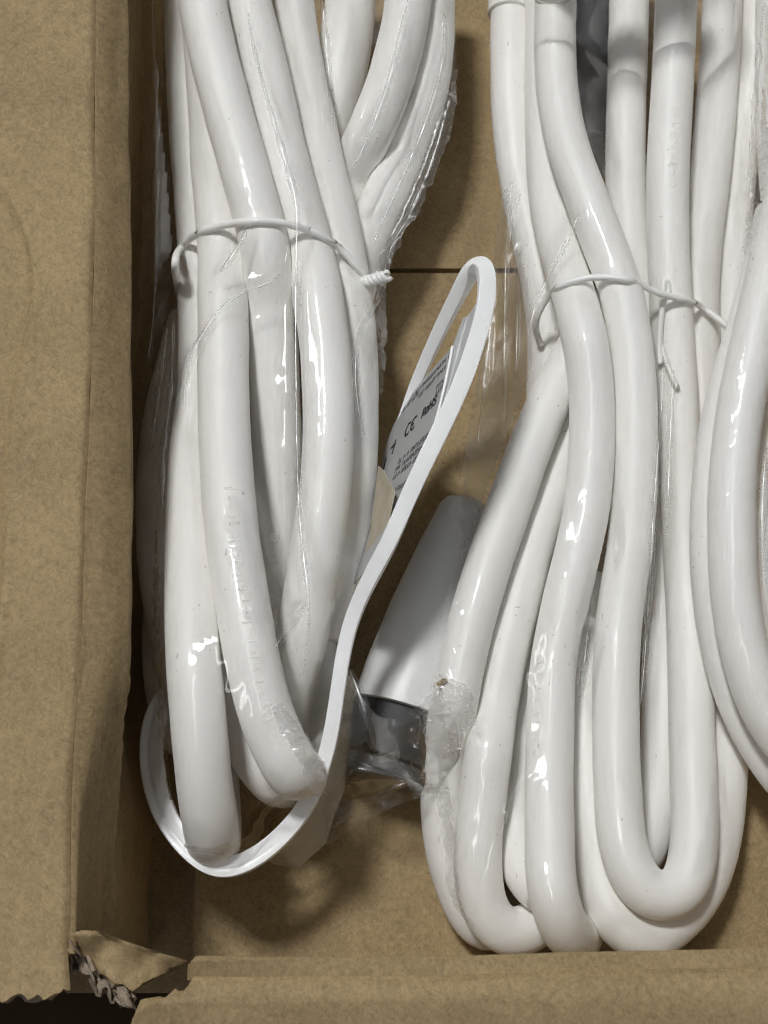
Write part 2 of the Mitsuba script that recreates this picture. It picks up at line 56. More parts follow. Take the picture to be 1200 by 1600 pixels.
PATHS = {
'tie_left': [[-40.2,125.0,20.0],[-40.2,125.8,30.0],[-39.1,125.2,40.0],[-39.4,132.7,31.0],[-38.1,133.1,32.6],[-36.7,132.9,34.8],[-35.0,132.1,37.8],[-33.5,131.7,39.9],[-32.0,131.6,40.9],[-30.5,131.6,41.8],[-29.1,131.4,42.7],[-27.6,131.1,43.7],[-26.1,130.7,44.8],[-24.6,130.5,45.4],[-23.2,130.5,45.6],[-21.8,130.5,45.4],[-20.5,130.7,44.9],[-19.1,130.8,44.3],[-17.8,130.9,43.6],[-16.5,130.9,42.9],[-15.2,130.8,42.2],[-13.9,130.6,41.4],[-12.6,130.4,40.8],[-11.4,130.1,39.9],[-10.2,130.1,38.3],[-9.1,130.4,36.0],[-5.4,127.2,34.0],[-4.0,128.2,26.0]],
'tie_right': [[32.4,121.0,10.0],[31.0,122.8,14.0],[31.2,124.6,18.0],[33.4,127.2,22.5],[34.2,126.6,25.7],[35.3,126.6,27.1],[36.5,126.9,27.7],[37.8,127.1,28.0],[39.1,127.3,28.3],[40.5,127.4,28.6],[41.9,127.3,28.8],[43.2,127.2,29.1],[44.5,127.0,29.3],[45.9,126.7,29.5],[47.3,126.5,29.3],[48.9,126.8,27.6],[50.4,126.9,26.3],[51.8,126.6,25.5],[53.2,126.2,25.0],[54.6,125.9,24.4],[56.1,125.9,23.6],[57.6,125.9,22.7],[59.2,126.0,21.8],[60.8,126.2,20.5],[62.7,126.8,18.0],[64.4,127.0,16.0],[68.7,123.3,16.0],[70.9,123.0,12.0]],
'tie_tail_a': [[56.2,126.9,21.4],[56.7,129.1,21.8],[56.1,129.8,22.3],[55.5,125.8,21.3],[55.0,120.8,20.1],[54.7,116.3,19.4],[54.8,113.0,19.1]],
'tie_tail_b': [[55.1,117.0,19.2],[56.0,112.7,19.8],[57.6,107.4,20.2]],
'band': [[-3.7,75.9,15.0],[-0.5,87.0,17.0],[2.5,96.5,20.0],[5.2,104.0,24.0],[7.8,109.1,29.0],[10.6,113.5,35.0],[13.3,117.0,41.0],[15.3,119.1,46.0],[16.9,119.2,50.0],[18.0,117.2,52.0],[18.0,111.4,52.0],[16.1,103.5,52.0],[13.6,96.1,52.0],[10.1,88.3,51.0],[6.7,81.3,50.0],[3.6,74.8,48.0],[0.8,68.7,46.0],[-2.4,63.1,43.0],[-5.2,57.5,40.0],[-7.0,51.1,38.0],[-8.2,43.6,36.0],[-9.3,37.2,34.0],[-10.8,32.0,32.0],[-13.6,25.8,30.0],[-17.8,20.6,29.0],[-22.9,16.7,29.0],[-28.5,15.4,29.0],[-33.7,18.5,29.0],[-37.9,23.8,28.0],[-40.6,29.9,26.0],[-41.8,36.4,24.0],[-41.4,42.5,22.0],[-39.5,46.9,20.0],[-36.2,51.9,16.0]],
'plate': [[4.7,104.6,23.0],[0.7,96.8,20.0],[-1.2,89.6,19.0],[-3.0,83.4,18.0],[-4.6,75.8,20.0],[-6.0,66.6,24.0]],
'plate_right': [[12.0,103.9,49.0],[10.9,98.1,49.0],[8.9,89.9,48.5],[5.6,81.0,47.5],[1.8,73.6,46.0],[-3.1,64.7,43.0]],
'lip_a': [[14.5,109.5,49.0],[12.2,103.6,49.0],[11.2,97.8,49.0],[9.2,89.6,48.5],[5.8,80.8,47.5],[2.0,73.3,46.0],[-2.9,64.5,43.0]],
'lip_b': [[16.6,112.2,50.5],[15.2,104.1,50.5],[12.5,96.7,50.5],[9.0,88.7,50.0],[5.6,81.7,49.0],[2.5,75.1,47.0],[-2.0,65.6,44.0]],
'leaflet_low': [[-5.0,49.5,16.0],[-6.0,42.2,16.0],[-6.2,38.1,16.0],[-7.1,32.3,15.0],[-7.9,28.9,14.0],[-10.6,20.6,12.0],[-16.0,16.1,10.0],[-20.8,17.1,9.0]],
'leaflet_high': [[-8.0,50.4,30.0],[-9.3,41.4,29.0],[-10.8,33.7,27.0],[-13.1,28.3,25.0],[-16.6,23.0,22.0],[-19.5,19.8,20.0],[-23.1,18.8,18.0]],
'leaflet_top': [[-1.2,88.1,30.0],[-2.0,78.8,31.0],[-3.5,70.3,31.0],[-5.8,62.7,30.0]],
'leaflet_top_right': [[0.0,85.2,36.0],[1.8,78.9,43.0],[0.0,69.3,43.0],[-3.8,62.4,41.0]],
'plug_axis': [[18.4,92.9,7.0],[3.9,45.1,10.6],[-1.0,33.8,12.0],[-1.8,32.7,12.0]],
'crumple_left': [[-17.9,40.3,46.0],[-14.0,34.6,45.0],[-11.6,30.7,42.0],[-10.2,27.1,38.0]],
'crumple_low': [[-10.0,26.8,36.0],[-16.3,26.1,36.0],[-20.3,23.6,34.0],[-22.4,19.8,32.0],[-27.4,17.6,32.0],[-33.7,18.5,34.0]],
'crumple_side': [[-40.5,73.1,34.0],[-39.4,60.2,38.0],[-38.2,48.1,42.0],[-37.3,39.3,42.0],[-36.2,30.7,42.0],[-35.6,25.6,40.0]],
'glint_a': [[-26.1,77.1,50.0],[-24.3,67.4,50.0],[-22.3,58.5,50.0],[-20.9,52.5,50.0]],
'glint_b': [[-6.3,78.5,40.0],[-7.3,70.2,40.0],[-9.5,60.9,40.0],[-11.1,54.6,40.0]],
'glint_c': [[38.6,69.4,30.0],[36.8,59.8,30.0],[34.8,48.1,30.0]],
'glint_d': [[44.5,93.6,28.0],[43.3,84.7,28.0],[43.9,76.0,28.0],[42.7,69.9,28.0]],
'glint_e': [[62.1,36.6,14.0],[59.5,23.7,14.0],[54.6,14.3,18.0]],
'wing': [[10.4,48.9,27.0],[13.3,48.0,29.0],[15.8,46.2,29.0],[16.4,41.9,29.0],[14.6,38.3,27.0],[13.3,35.6,25.0],[10.7,34.8,22.0],[7.9,36.6,21.0],[4.0,38.2,21.0],[5.8,40.9,23.0],[7.9,45.1,26.0]],
'crumple_seam': [[10.0,36.4,22.0],[10.6,30.3,17.0],[11.1,23.8,13.0],[11.8,16.9,12.0],[12.5,11.3,10.0],[15.4,6.2,8.0]],
'collar': [[28.5,216.0,10.0],[27.9,200.6,10.0]],
'grey_end': [[48.1,228.6,5.0],[46.2,188.2,4.5],[45.0,166.6,4.5]],
'scrap': [[10.4,48.0,26.0]],
'seam': [[-5.5,143.1,0.6],[5.5,142.9,0.6],[18.0,143.4,0.6],[36.0,142.9,0.6]],
'knot_left': [[-4.2,125.6,31.0],[-2.5,124.6,33.0],[-0.7,124.7,34.0],[0.9,124.6,35.0]],
'crease': [[-52.9,186.0,65.0],[-51.7,164.1,65.0],[-50.0,131.9,65.0],[-48.8,107.7,65.0],[-48.2,88.2,65.0],[-47.9,68.5,65.0],[-47.5,52.8,65.0],[-47.4,37.6,65.0],[-47.2,23.1,65.0],[-46.7,10.9,65.0],[-46.4,3.4,65.0]],
'facet': [[-48.2,192.6,57.0],[-47.0,169.9,57.0],[-45.2,136.6,57.0],[-43.7,111.5,57.0],[-42.9,93.7,57.0],[-41.5,70.9,57.0],[-41.1,60.0,57.0],[-40.8,46.4,56.0],[-41.7,37.6,53.0],[-43.0,24.8,48.0],[-44.1,11.9,44.0],[-44.9,3.8,43.0]],
'ridge': [[-58.6,102.3,64.0],[-59.0,97.7,64.0],[-60.1,90.8,64.0],[-60.7,79.7,64.0],[-60.3,68.8,64.0],[-59.8,60.3,64.0],[-60.0,53.0,64.0],[-60.2,42.8,64.0]],
'tab': [[-46.5,3.4,64.0],[-44.9,4.2,65.5],[-42.4,4.1,65.0],[-37.9,2.5,63.0],[-33.5,1.0,60.0],[-29.6,-0.2,56.0],[-32.1,-1.5,57.0],[-34.3,-2.7,60.0],[-35.9,-3.6,62.0],[-37.2,-4.5,62.0],[-38.7,-3.4,61.0],[-40.0,-3.7,61.0],[-41.5,-2.2,61.0],[-43.0,-1.7,60.0],[-44.0,-0.2,60.0],[-45.0,0.5,61.0],[-45.6,2.0,62.0]],
'torn_line': [[-46.5,3.1,63.0],[-46.2,0.9,60.0],[-45.5,-0.5,58.0],[-44.0,-0.7,60.0],[-43.1,-2.9,58.0],[-41.5,-2.7,60.0],[-40.1,-4.6,59.0],[-38.4,-4.3,61.0],[-37.2,-5.2,61.0]],
'flap_end': [[-68.0,-6.0,61.0],[-56.5,-5.7,62.0],[-53.6,-5.0,62.5],[-50.6,-5.4,63.0],[-48.3,-4.4,63.0],[-46.6,-4.3,63.0]],
'near_left': [[-36.2,1.2,0.0],[-27.4,0.6,46.0],[-27.3,0.2,56.0],[-28.6,-0.5,62.0],[-32.6,-2.5,65.6],[-35.8,-4.8,65.5],[-36.9,-8.9,64.0],[-37.0,-17.7,62.0],[-37.3,-44.6,52.0]],
'near_rim_a': [[-29.6,0.4,64.3],[-9.4,0.1,64.5],[9.4,0.3,64.3],[28.2,0.8,64.0],[47.1,1.2,64.0],[65.9,1.6,64.0]],
'near_rim_b': [[-34.1,-3.2,66.0],[-9.3,-3.2,66.0],[9.3,-2.8,66.0],[27.9,-2.7,66.0],[46.4,-2.5,66.0],[65.0,-2.0,66.0]],
'bag_left': [[-52.3,214.3,10.0],[-49.4,177.2,14.0],[-48.4,154.2,14.0],[-47.4,131.6,15.0],[-47.9,106.6,18.0],[-47.5,82.2,20.0],[-42.7,71.8,30.0],[-39.6,65.4,36.0],[-38.8,55.2,40.0],[-38.0,46.8,43.0],[-37.3,40.2,43.0],[-36.6,33.8,43.0],[-35.9,30.2,42.0],[-35.3,26.7,40.0],[-34.8,20.6,38.0],[-32.4,18.4,36.0],[-29.3,17.0,34.0],[-25.0,17.2,32.0],[-21.9,18.7,32.0],[-20.6,22.5,34.0],[-19.6,24.4,36.0],[-16.0,26.3,38.0],[-13.0,26.1,38.0],[-9.5,26.3,38.0],[-10.0,29.6,38.0],[-12.1,33.6,36.0],[-14.4,39.2,36.0],[-12.4,48.7,33.0],[-10.0,50.8,31.0],[-9.2,53.9,30.0],[-9.8,56.8,30.0],[-7.6,63.3,30.0],[-5.2,73.0,30.0],[-4.2,84.1,30.0],[-2.4,89.8,28.0],[-0.5,101.6,24.0],[0.4,116.7,20.0],[0.8,126.4,20.0],[5.1,137.2,24.0],[8.7,146.4,28.0],[13.7,160.9,28.0],[14.7,178.8,28.0],[15.0,200.5,28.0]],
'bag_right': [[31.4,211.2,14.0],[29.1,181.3,15.0],[26.8,159.1,16.0],[24.5,150.8,12.0],[22.8,141.4,10.0],[21.3,130.1,9.0],[19.9,119.0,8.0],[17.7,106.3,8.0],[15.7,93.6,9.0],[14.5,80.7,12.0],[13.7,66.8,16.0],[10.8,55.2,18.0],[9.0,49.7,20.0],[8.0,46.0,22.0],[7.2,41.7,23.0],[4.6,38.5,24.0],[7.5,37.9,20.0],[9.9,37.6,17.0],[9.7,32.9,15.0],[10.7,27.2,13.0],[10.9,21.5,12.0],[11.6,15.8,11.0],[12.5,10.7,10.0],[16.5,5.1,9.0],[20.5,1.5,9.0],[28.1,0.9,9.0],[35.6,0.0,9.0],[43.8,0.3,9.0],[52.8,2.8,9.0],[60.2,9.0,9.0],[65.1,20.6,9.0],[67.7,34.7,10.0],[67.6,46.8,10.0],[66.9,59.3,10.0],[70.0,85.2,10.0],[74.9,126.8,10.0],[80.3,164.1,10.0],[85.4,214.3,10.0]],
'bag_far': [[80.5,203.6,24.0],[78.1,178.4,24.0],[75.6,158.9,24.0],[71.6,143.2,26.0],[67.1,121.3,28.0],[61.7,100.5,27.0],[59.6,86.0,24.0],[58.8,72.7,22.0],[59.6,58.4,20.0],[62.9,44.3,18.0],[68.6,33.4,16.0],[76.0,23.5,16.0],[93.2,13.4,14.0],[116.5,13.4,14.0],[138.5,206.6,20.0]],
'bag_plug': [[11.2,47.3,34.0],[-4.5,44.5,34.0],[-6.5,49.4,32.0],[-7.3,43.5,30.0],[-7.9,33.4,20.0],[-9.6,27.0,10.0],[-11.2,20.2,4.0],[-6.7,22.4,4.0],[0.0,25.8,6.0],[6.0,28.2,8.0],[10.8,29.4,10.0],[16.7,29.7,12.0]],
}
FOLDS = {
'left': [[[-26.5,177.2,43.0],[-24.9,167.2,45.0],[-21.1,152.2,46.5],[-17.9,140.7,46.5],[-16.3,133.7,46.0],[-16.1,121.1,45.0],[-15.9,103.8,44.0],[-15.4,86.7,44.0],[-14.8,74.9,44.0],[-13.7,65.4,45.0],[-12.8,56.6,44.0],[-14.2,45.9,42.0]],[[-18.8,119.5,47.0],[-21.8,117.2,47.0],[-25.0,116.2,46.0],[-29.3,113.5,45.0],[-32.3,109.5,44.0],[-34.9,104.7,42.0],[-35.9,94.7,42.0]],[[-24.8,128.4,48.0],[-26.6,124.6,47.0],[-29.8,120.0,46.0]],[[-39.5,77.3,36.0],[-40.2,90.9,32.0],[-40.0,102.7,28.0],[-40.1,115.9,28.0]],[[-41.6,115.8,22.0],[-43.0,101.6,24.0],[-43.5,91.2,24.0]],[[-3.5,90.2,34.0],[-4.8,108.1,34.0],[0.0,121.8,30.0]],[[7.4,138.9,34.0],[1.8,132.0,34.0],[-1.0,121.8,30.0],[-3.4,114.2,32.0]],[[-18.3,49.7,50.0],[-15.6,53.4,48.0],[-13.2,58.1,47.0]],[[-12.7,186.8,42.0],[-10.8,166.3,40.0],[-9.8,155.8,35.0]],[[5.1,185.3,40.0],[0.0,161.2,39.0],[-5.9,146.9,37.0]],[[12.2,183.7,34.0],[9.2,162.1,33.0],[2.3,144.7,31.0],[-1.9,134.1,30.0]],[[13.3,165.7,32.0],[7.6,146.7,30.0],[1.5,135.1,28.0]],[[-47.2,197.5,32.0],[-45.6,165.0,33.0],[-44.7,143.6,33.0],[-44.0,123.0,33.0],[-45.0,109.7,30.0]]],
'right': [[[38.4,141.0,30.0],[35.3,133.7,28.0],[31.7,127.3,24.0],[28.4,117.6,18.0]],[[26.2,152.7,22.0],[24.9,135.5,16.0],[24.2,116.9,13.0],[23.4,100.7,12.0]],[[23.1,136.5,14.0],[21.1,117.3,12.0],[18.5,97.6,13.0]],[[27.4,136.0,15.0],[26.6,122.1,14.0],[26.0,110.9,14.0]],[[28.0,149.7,22.0],[26.1,145.0,20.0],[25.7,140.2,18.0]],[[54.1,111.9,25.0],[52.6,96.4,24.0],[50.8,81.0,24.0],[49.2,62.8,22.0],[46.9,44.8,22.0]],[[56.5,110.4,22.0],[55.0,95.2,20.0],[53.5,76.4,18.0]],[[10.4,48.8,26.0],[9.7,44.2,26.0],[11.6,39.0,22.0]],[[37.1,57.6,29.0],[35.2,44.2,26.0]]],
'far': [[[78.6,189.6,30.0],[74.4,165.7,32.0],[70.8,143.0,34.0]],[[70.2,90.2,34.0],[68.4,76.1,32.0],[68.6,64.5,30.0]]],
'plug': [[[-6.1,48.7,36.0],[-3.3,41.0,38.0],[-1.7,35.0,34.0]],[[6.1,40.1,37.0],[7.4,32.7,26.0],[6.5,29.5,14.0]],[[-9.6,23.0,8.0],[0.0,28.5,12.0],[7.1,31.2,14.0]],[[-4.5,32.2,30.0],[2.3,30.8,28.0],[6.9,29.2,22.0]]],
}

# ------------------------------------------------------------------ helpers
def lab(key, label, cat=None, group=None, kind=None):
    labels[key] = {k: v for k, v in (('label', label), ('category', cat), ('group', group), ('kind', kind)) if v}
def put(key, mesh, bsdf, smooth=False, **kw):
    """adds a mesh given in mm as one entry; a taken key gets _001, _002 ..."""
    k, i = key, 0
    while k in scene:
        i += 1; k = f'{key}_{i:03d}'
    v, f = (mesh.vertices, mesh.faces) if hasattr(mesh, 'faces') else mesh
    scene[k] = mikit.ply((np.asarray(v, float) * MM, f), bsdf, smooth=smooth, **kw)
    return k
def join(ms): return trimesh.util.concatenate([m if hasattr(m, 'faces') else trimesh.Trimesh(*m, process=False) for m in ms])
def resample(p, step=None, n=None):
    p = np.asarray(p, float)
    d = np.r_[0, np.cumsum(np.linalg.norm(np.diff(p, axis=0), axis=1) ** .5)]
    q = CubicSpline(d, p)(np.linspace(0, d[-1], 3000)) if len(p) > 2 else np.linspace(p[0], p[-1], 3000)
    L = np.r_[0, np.cumsum(np.linalg.norm(np.diff(q, axis=0), axis=1))]
    n = n or max(3, int(round(L[-1] / step)) + 1)
    return np.stack([np.interp(np.linspace(0, L[-1], n), L, q[:, k]) for k in range(q.shape[1])], 1)
def frames(p):
    """tangent, outward (as upright as it can be) and side vectors along a path, free of flips"""
    t = np.gradient(p, axis=0); t /= np.linalg.norm(t, axis=1, keepdims=True)
    n = np.zeros_like(p); ref = np.array([0, 0, 1.0]) if abs(t[0, 2]) < .9 else np.array([1.0, 0, 0])
    for i in range(len(p)):
        a = ref - t[i] * (ref @ t[i]); n[i] = a / np.linalg.norm(a); ref = n[i]
    return t, n, np.cross(t, n)
def upright(p):
    t = np.gradient(p, axis=0); t /= np.linalg.norm(t, axis=1, keepdims=True)
    n = np.array([0, 0, 1.0]) - t * t[:, 2:]; n /= np.linalg.norm(n, axis=1, keepdims=True)
    return t, n, np.cross(t, n)
def gridfaces(n, m, wrap=False):
    i, j = np.meshgrid(np.arange(n - 1), np.arange(m if wrap else m - 1), indexing='ij'); k = (j + 1) % m
    q = np.stack([i * m + j, i * m + k, (i + 1) * m + k, (i + 1) * m + j], -1).reshape(-1, 4)
    return np.vstack([q[:, [0, 2, 1]], q[:, [0, 3, 2]]])
def sweep(p, prof, fr=None, cap=True):
    """a closed profile (m,2: along n, along b), one per point if (k,m,2), swept along a path"""
    t, n, b = fr or frames(p)
    prof = np.broadcast_to(prof, (len(p),) + np.shape(prof)[-2:])
    v = p[:, None] + prof[..., :1] * n[:, None] + prof[..., 1:] * b[:, None]
    m = v.shape[1]; f = gridfaces(len(p), m, True); v = v.reshape(-1, 3)
    if cap:
        v = np.vstack([v, p[:1], p[-1:]]); a = np.arange(m); e = (len(p) - 1) * m
        f = np.vstack([f, np.stack([a, (a + 1) % m, a * 0 + len(v) - 2], 1), np.stack([e + (a + 1) % m, e + a, a * 0 + len(v) - 1], 1)])
    m = trimesh.Trimesh(v, f, process=False)
    if m.volume < 0: m.invert()
    return m
def circ(r, m=28):
    a = np.arange(m) * 2 * np.pi / m
    return np.stack([np.cos(a), np.sin(a)], 1) * r
def tube(p, r, m=28):
    r = np.broadcast_to(r, (len(p),))
    return sweep(p, circ(1, m)[None] * r[:, None, None])
def plate(top, thick):
    """a grid of points (n,m,3) made a closed sheet: the grid is its upper face"""
    n, m, _ = top.shape
    du = np.gradient(top, axis=0); dv = np.gradient(top, axis=1); nn = np.cross(dv, du); nn /= np.linalg.norm(nn, axis=2, keepdims=True) + 1e-9
    if nn[..., 2].mean() < 0: nn = -nn
    a, b = top.reshape(-1, 3), (top - nn * thick).reshape(-1, 3)
    f = gridfaces(n, m); k = len(a)
    ring = np.r_[np.arange(m), (np.arange(1, n) * m + m - 1), ((n - 1) * m + np.arange(m - 2, -1, -1)), (np.arange(n - 2, 0, -1) * m)]
    nx = np.roll(ring, -1)
    g = trimesh.Trimesh(np.vstack([a, b]), np.vstack([f, f[:, ::-1] + k, np.stack([ring, nx, nx + k], 1), np.stack([ring, nx + k, ring + k], 1)]), process=False)
    g.fix_normals()
    return g
def solid_patch(pts, thick, cell=1.5, rough=0.0, seed=3):
    """a closed outline of 3-D points filled with a gently curved sheet of some thickness"""
    pts = np.asarray(pts, float); poly = Polygon(pts[:, :2]).buffer(0)
    x0, y0, x1, y1 = poly.bounds
    gx, gy = np.meshgrid(np.arange(x0, x1, cell), np.arange(y0, y1, cell)); g = np.stack([gx.ravel(), gy.ravel()], 1)
    g = g[shapely.contains_xy(poly.buffer(-cell * .5), g[:, 0], g[:, 1])]
    w = 1 / (np.linalg.norm(g[:, None] - pts[None, :, :2], axis=2) ** 2 + .3); z = (w * pts[:, 2]).sum(1) / w.sum(1)
    z += rough * (meshkit.fbm(np.c_[g / 4, g[:, :1] * 0], 3, seed) - .5) * 2
    v = np.vstack([pts, np.c_[g, z]])
    from scipy.spatial import Delaunay
    tri = Delaunay(v[:, :2]).simplices; c = v[tri].mean(1); tri = tri[shapely.contains_xy(poly, c[:, 0], c[:, 1])]
    a = v[tri]; s = np.cross(a[:, 1] - a[:, 0], a[:, 2] - a[:, 0])[:, 2] < 0; tri[s] = tri[s][:, ::-1]
    k = len(v); n = len(pts); r = np.arange(n); nx = (r + 1) % n
    low = v - [0, 0, thick]
    m = trimesh.Trimesh(np.vstack([v, low]), np.vstack([tri, tri[:, ::-1] + k, np.stack([r, nx, nx + k], 1), np.stack([r, nx + k, r + k], 1)]), process=False)
    m.fix_normals()
    return m
def fn(path, k):
    """coordinate k of a traced line as a function of y"""
    p = np.array(sorted(path, key=lambda a: a[1])); return PchipInterpolator(p[:, 1], p[:, k], extrapolate=True)

# ------------------------------------------------------------------ materials
N, FB, SS = mikit.noise, mikit.fbm, mikit.smoothstep
def kraft(p, n, uv):
    x, y, z = p.x * 1000, p.y * 1000, p.z * 1000
    a = dr.select(dr.abs(n.x) > .6, z * 1.0 + 7.3, x); b = dr.select(dr.abs(n.y) > .6, z * 1.0 + 3.1, y)
    def fibre(u, v, sc):   # short fibres lying one way
        w = FB(u * .5, v * .5, 3.0, 2) * 2.2
        return N((u + w) * sc * 2.0, v * sc * .42 + w * .3, 5.0)
    h1 = fibre(a, b, 3.2); h2 = fibre(.7 * a + .7 * b, .7 * a - .7 * b, 3.0); h3 = fibre(-.5 * a + .87 * b, .87 * a + .5 * b, 3.4)
    f = (h1 + h2 + h3) / 3
    blot = FB(a * .09, b * .09, z * .09, 4); mid = FB(a * .7, b * .7, z * .7, 3)
    t = .42 + .42 * (blot - .5) + .85 * (f - .5) + .2 * (mid - .5)
    c = mikit.mix((.21, .151, .077), (.45, .331, .180), dr.clip(t, 0, 1))
    dark = SS(.83, .93, fibre(b * .9 + a * .5, a * .9, 2.3)) * .22 + SS(.80, .86, N(a * 1.3, b * 1.3, z * 1.3 + 9)) * .12
    pale = SS(.86, .95, fibre(a * .8 - b * .7, b * .8 + a, 2.1)) * .30
    c = mikit.mix(c, (.07, .045, .025), dark)
    return mikit.mix(c, (.56, .45, .30), pale * .7)
def kraft_bump(p, n, uv):
    x, y, z = p.x * 1000, p.y * 1000, p.z * 1000
    return (N(x * 2.5, y * 1.1, z * 2.5) * .5 + N(x * .5, y * .3, z * .5) * 1.6 + N(x * 1.1 + y * .6, y * .8, z) * .8) * .00007
scene['kraft'] = {'type': 'bumpmap', 'arbitrary': mikit.proc(kraft_bump, eps=1e-4), 'scale': 1.0,
                  'bsdf': {'type': 'twosided', 'bsdf': {'type': 'principled', 'base_color': mikit.proc(kraft), 'roughness': 0.75, 'specular': 0.25}}}
scene['torn_paper'] = {'type': 'twosided', 'bsdf': {'type': 'diffuse', 'reflectance': mikit.proc(lambda p, n, uv: mikit.mix((.16, .12, .085), (.42, .35, .27), FB(p.x * 900, p.y * 900, p.z * 900, 3)))}}
def pvc(p, n, uv):
    x, y, z = p.x * 1000, p.y * 1000, p.z * 1000
    c = mikit.mix((.75, .736, .704), (.825, .816, .792), FB(x * .12, y * .05, z * .12, 3))
    sp = SS(.915, .94, N(x * 1.3 + 31, y * 1.3, z * 1.3)) * SS(.5, .62, N(x * .12, y * .12, z * .12 + 5)) * .45
    sm = SS(.62, .85, FB(x * .35, y * .10, z * .35, 3)) * .11
    c = mikit.mix(c, (.26, .22, .19), sp)
    return mikit.mix(c, (.45, .42, .38), sm)
def pvc_bump(p, n, uv):
    x, y, z = p.x * 1000, p.y * 1000, p.z * 1000
    return (N(x * .6, y * .25, z * .6) * 1.0 + N(x * 2.2, y * 1.2, z * 2.2) * .18) * .00005
scene['white_pvc'] = {'type': 'bumpmap', 'arbitrary': mikit.proc(pvc_bump, eps=1e-4), 'scale': 1.0,
                      'bsdf': {'type': 'twosided', 'bsdf': {'type': 'principled', 'base_color': mikit.proc(pvc), 'roughness': 0.47, 'specular': 0.45}}}
scene['white_plastic'] = {'type': 'twosided', 'bsdf': {'type': 'principled', 'base_color': {'type': 'rgb', 'value': [.84, .845, .85]}, 'roughness': 0.3, 'specular': 0.5}}
scene['plug_white'] = {'type': 'twosided', 'bsdf': {'type': 'principled', 'base_color': {'type': 'rgb', 'value': [.64, .645, .64]}, 'roughness': 0.38, 'specular': 0.45}}  # white lowered to put deeper shadow into the plug body
scene['plug_grey'] = {'type': 'twosided', 'bsdf': {'type': 'principled', 'base_color': {'type': 'rgb', 'value': [.028, .028, .03]}, 'roughness': 0.55, 'specular': 0.45}}
scene['plug_rim'] = {'type': 'twosided', 'bsdf': {'type': 'principled', 'base_color': {'type': 'rgb', 'value': [.06, .061, .063]}, 'roughness': 0.5, 'specular': 0.5}}
scene['shaded_label'] = {'type': 'twosided', 'bsdf': {'type': 'principled', 'base_color': {'type': 'rgb', 'value': [.37, .375, .375]}, 'roughness': 0.35, 'specular': 0.5}}  # shade from the left cables put into the colour of plate and lip
scene['black_ink'] = {'type': 'twosided', 'bsdf': {'type': 'diffuse', 'reflectance': {'type': 'rgb', 'value': [.045, .045, .047]}}}
scene['grey_ink'] = {'type': 'twosided', 'bsdf': {'type': 'diffuse', 'reflectance': {'type': 'rgb', 'value': [.12, .12, .123]}}}
scene['cream_paper'] = {'type': 'twosided', 'bsdf': {'type': 'diffuse', 'reflectance': mikit.proc(lambda p, n, uv: mikit.mix((.42, .37, .285), (.54, .49, .40), FB(p.x * 400, p.y * 400, p.z * 400, 3)))}}  # cream set darker, towards the brown it takes in shadow
scene['tie_plastic'] = {'type': 'twosided', 'bsdf': {'type': 'principled', 'base_color': {'type': 'rgb', 'value': [.78, .78, .76]}, 'roughness': 0.35, 'specular': 0.5}}
scene['table_dark'] = {'type': 'diffuse', 'reflectance': mikit.proc(lambda p, n, uv: mikit.mix((.05, .032, .02), (.09, .06, .04), FB(p.x * 40, p.y * 40, 0, 3)))}
scene['clear_film'] = {'type': 'thindielectric', 'int_ior': 1.34}
scene['sealed_film'] = {'type': 'thindielectric', 'int_ior': 1.7}
def hazy(key, weight, alpha):
    scene[key] = {'type': 'blendbsdf', 'weight': weight, 'a': {'type': 'thindielectric', 'int_ior': 1.5},
                  'b': {'type': 'twosided', 'bsdf': {'type': 'roughconductor', 'material': 'none', 'specular_reflectance': {'type': 'rgb', 'value': 0.92}, 'alpha': alpha}}}
hazy('folded_film', .07, .12); hazy('veil_film', .06, .3); hazy('crumpled_film', .07, .09); hazy('hazy_film', .18, .18)
scene['hazy_film']['b'] = {'type': 'blendbsdf', 'weight': 0.3, 'a': scene['hazy_film']['b'], 'b': {'type': 'twosided', 'bsdf': {'type': 'diffuse', 'reflectance': {'type': 'rgb', 'value': 0.7}}}}

# ------------------------------------------------------------------ setting: what the box stands on
v = np.array([[-900, -900, -8], [1100, -900, -8], [1100, 1300, -8], [-900, 1300, -8.0]])
put('ground', (v, np.array([[0, 1, 2], [0, 2, 3]])), 'table_dark'); lab('ground', 'dark surface under the cardboard box, seen through the torn corner', kind='structure')

# ------------------------------------------------------------------ the cardboard box
BOX = 'cardboard_box'
lab(BOX, 'open brown corrugated cardboard box with a torn front left corner', 'box')
rng = np.random.default_rng(5)
cx, cz, fx, fz = fn(PATHS['crease'], 0), fn(PATHS['crease'], 2), fn(PATHS['facet'], 0), fn(PATHS['facet'], 2)
rx = fn(PATHS['ridge'], 0)
def dents(g, amp, sc, seed): g[..., 2] += amp * (meshkit.fbm(g / sc, 3, seed) - .5) * 2; return g
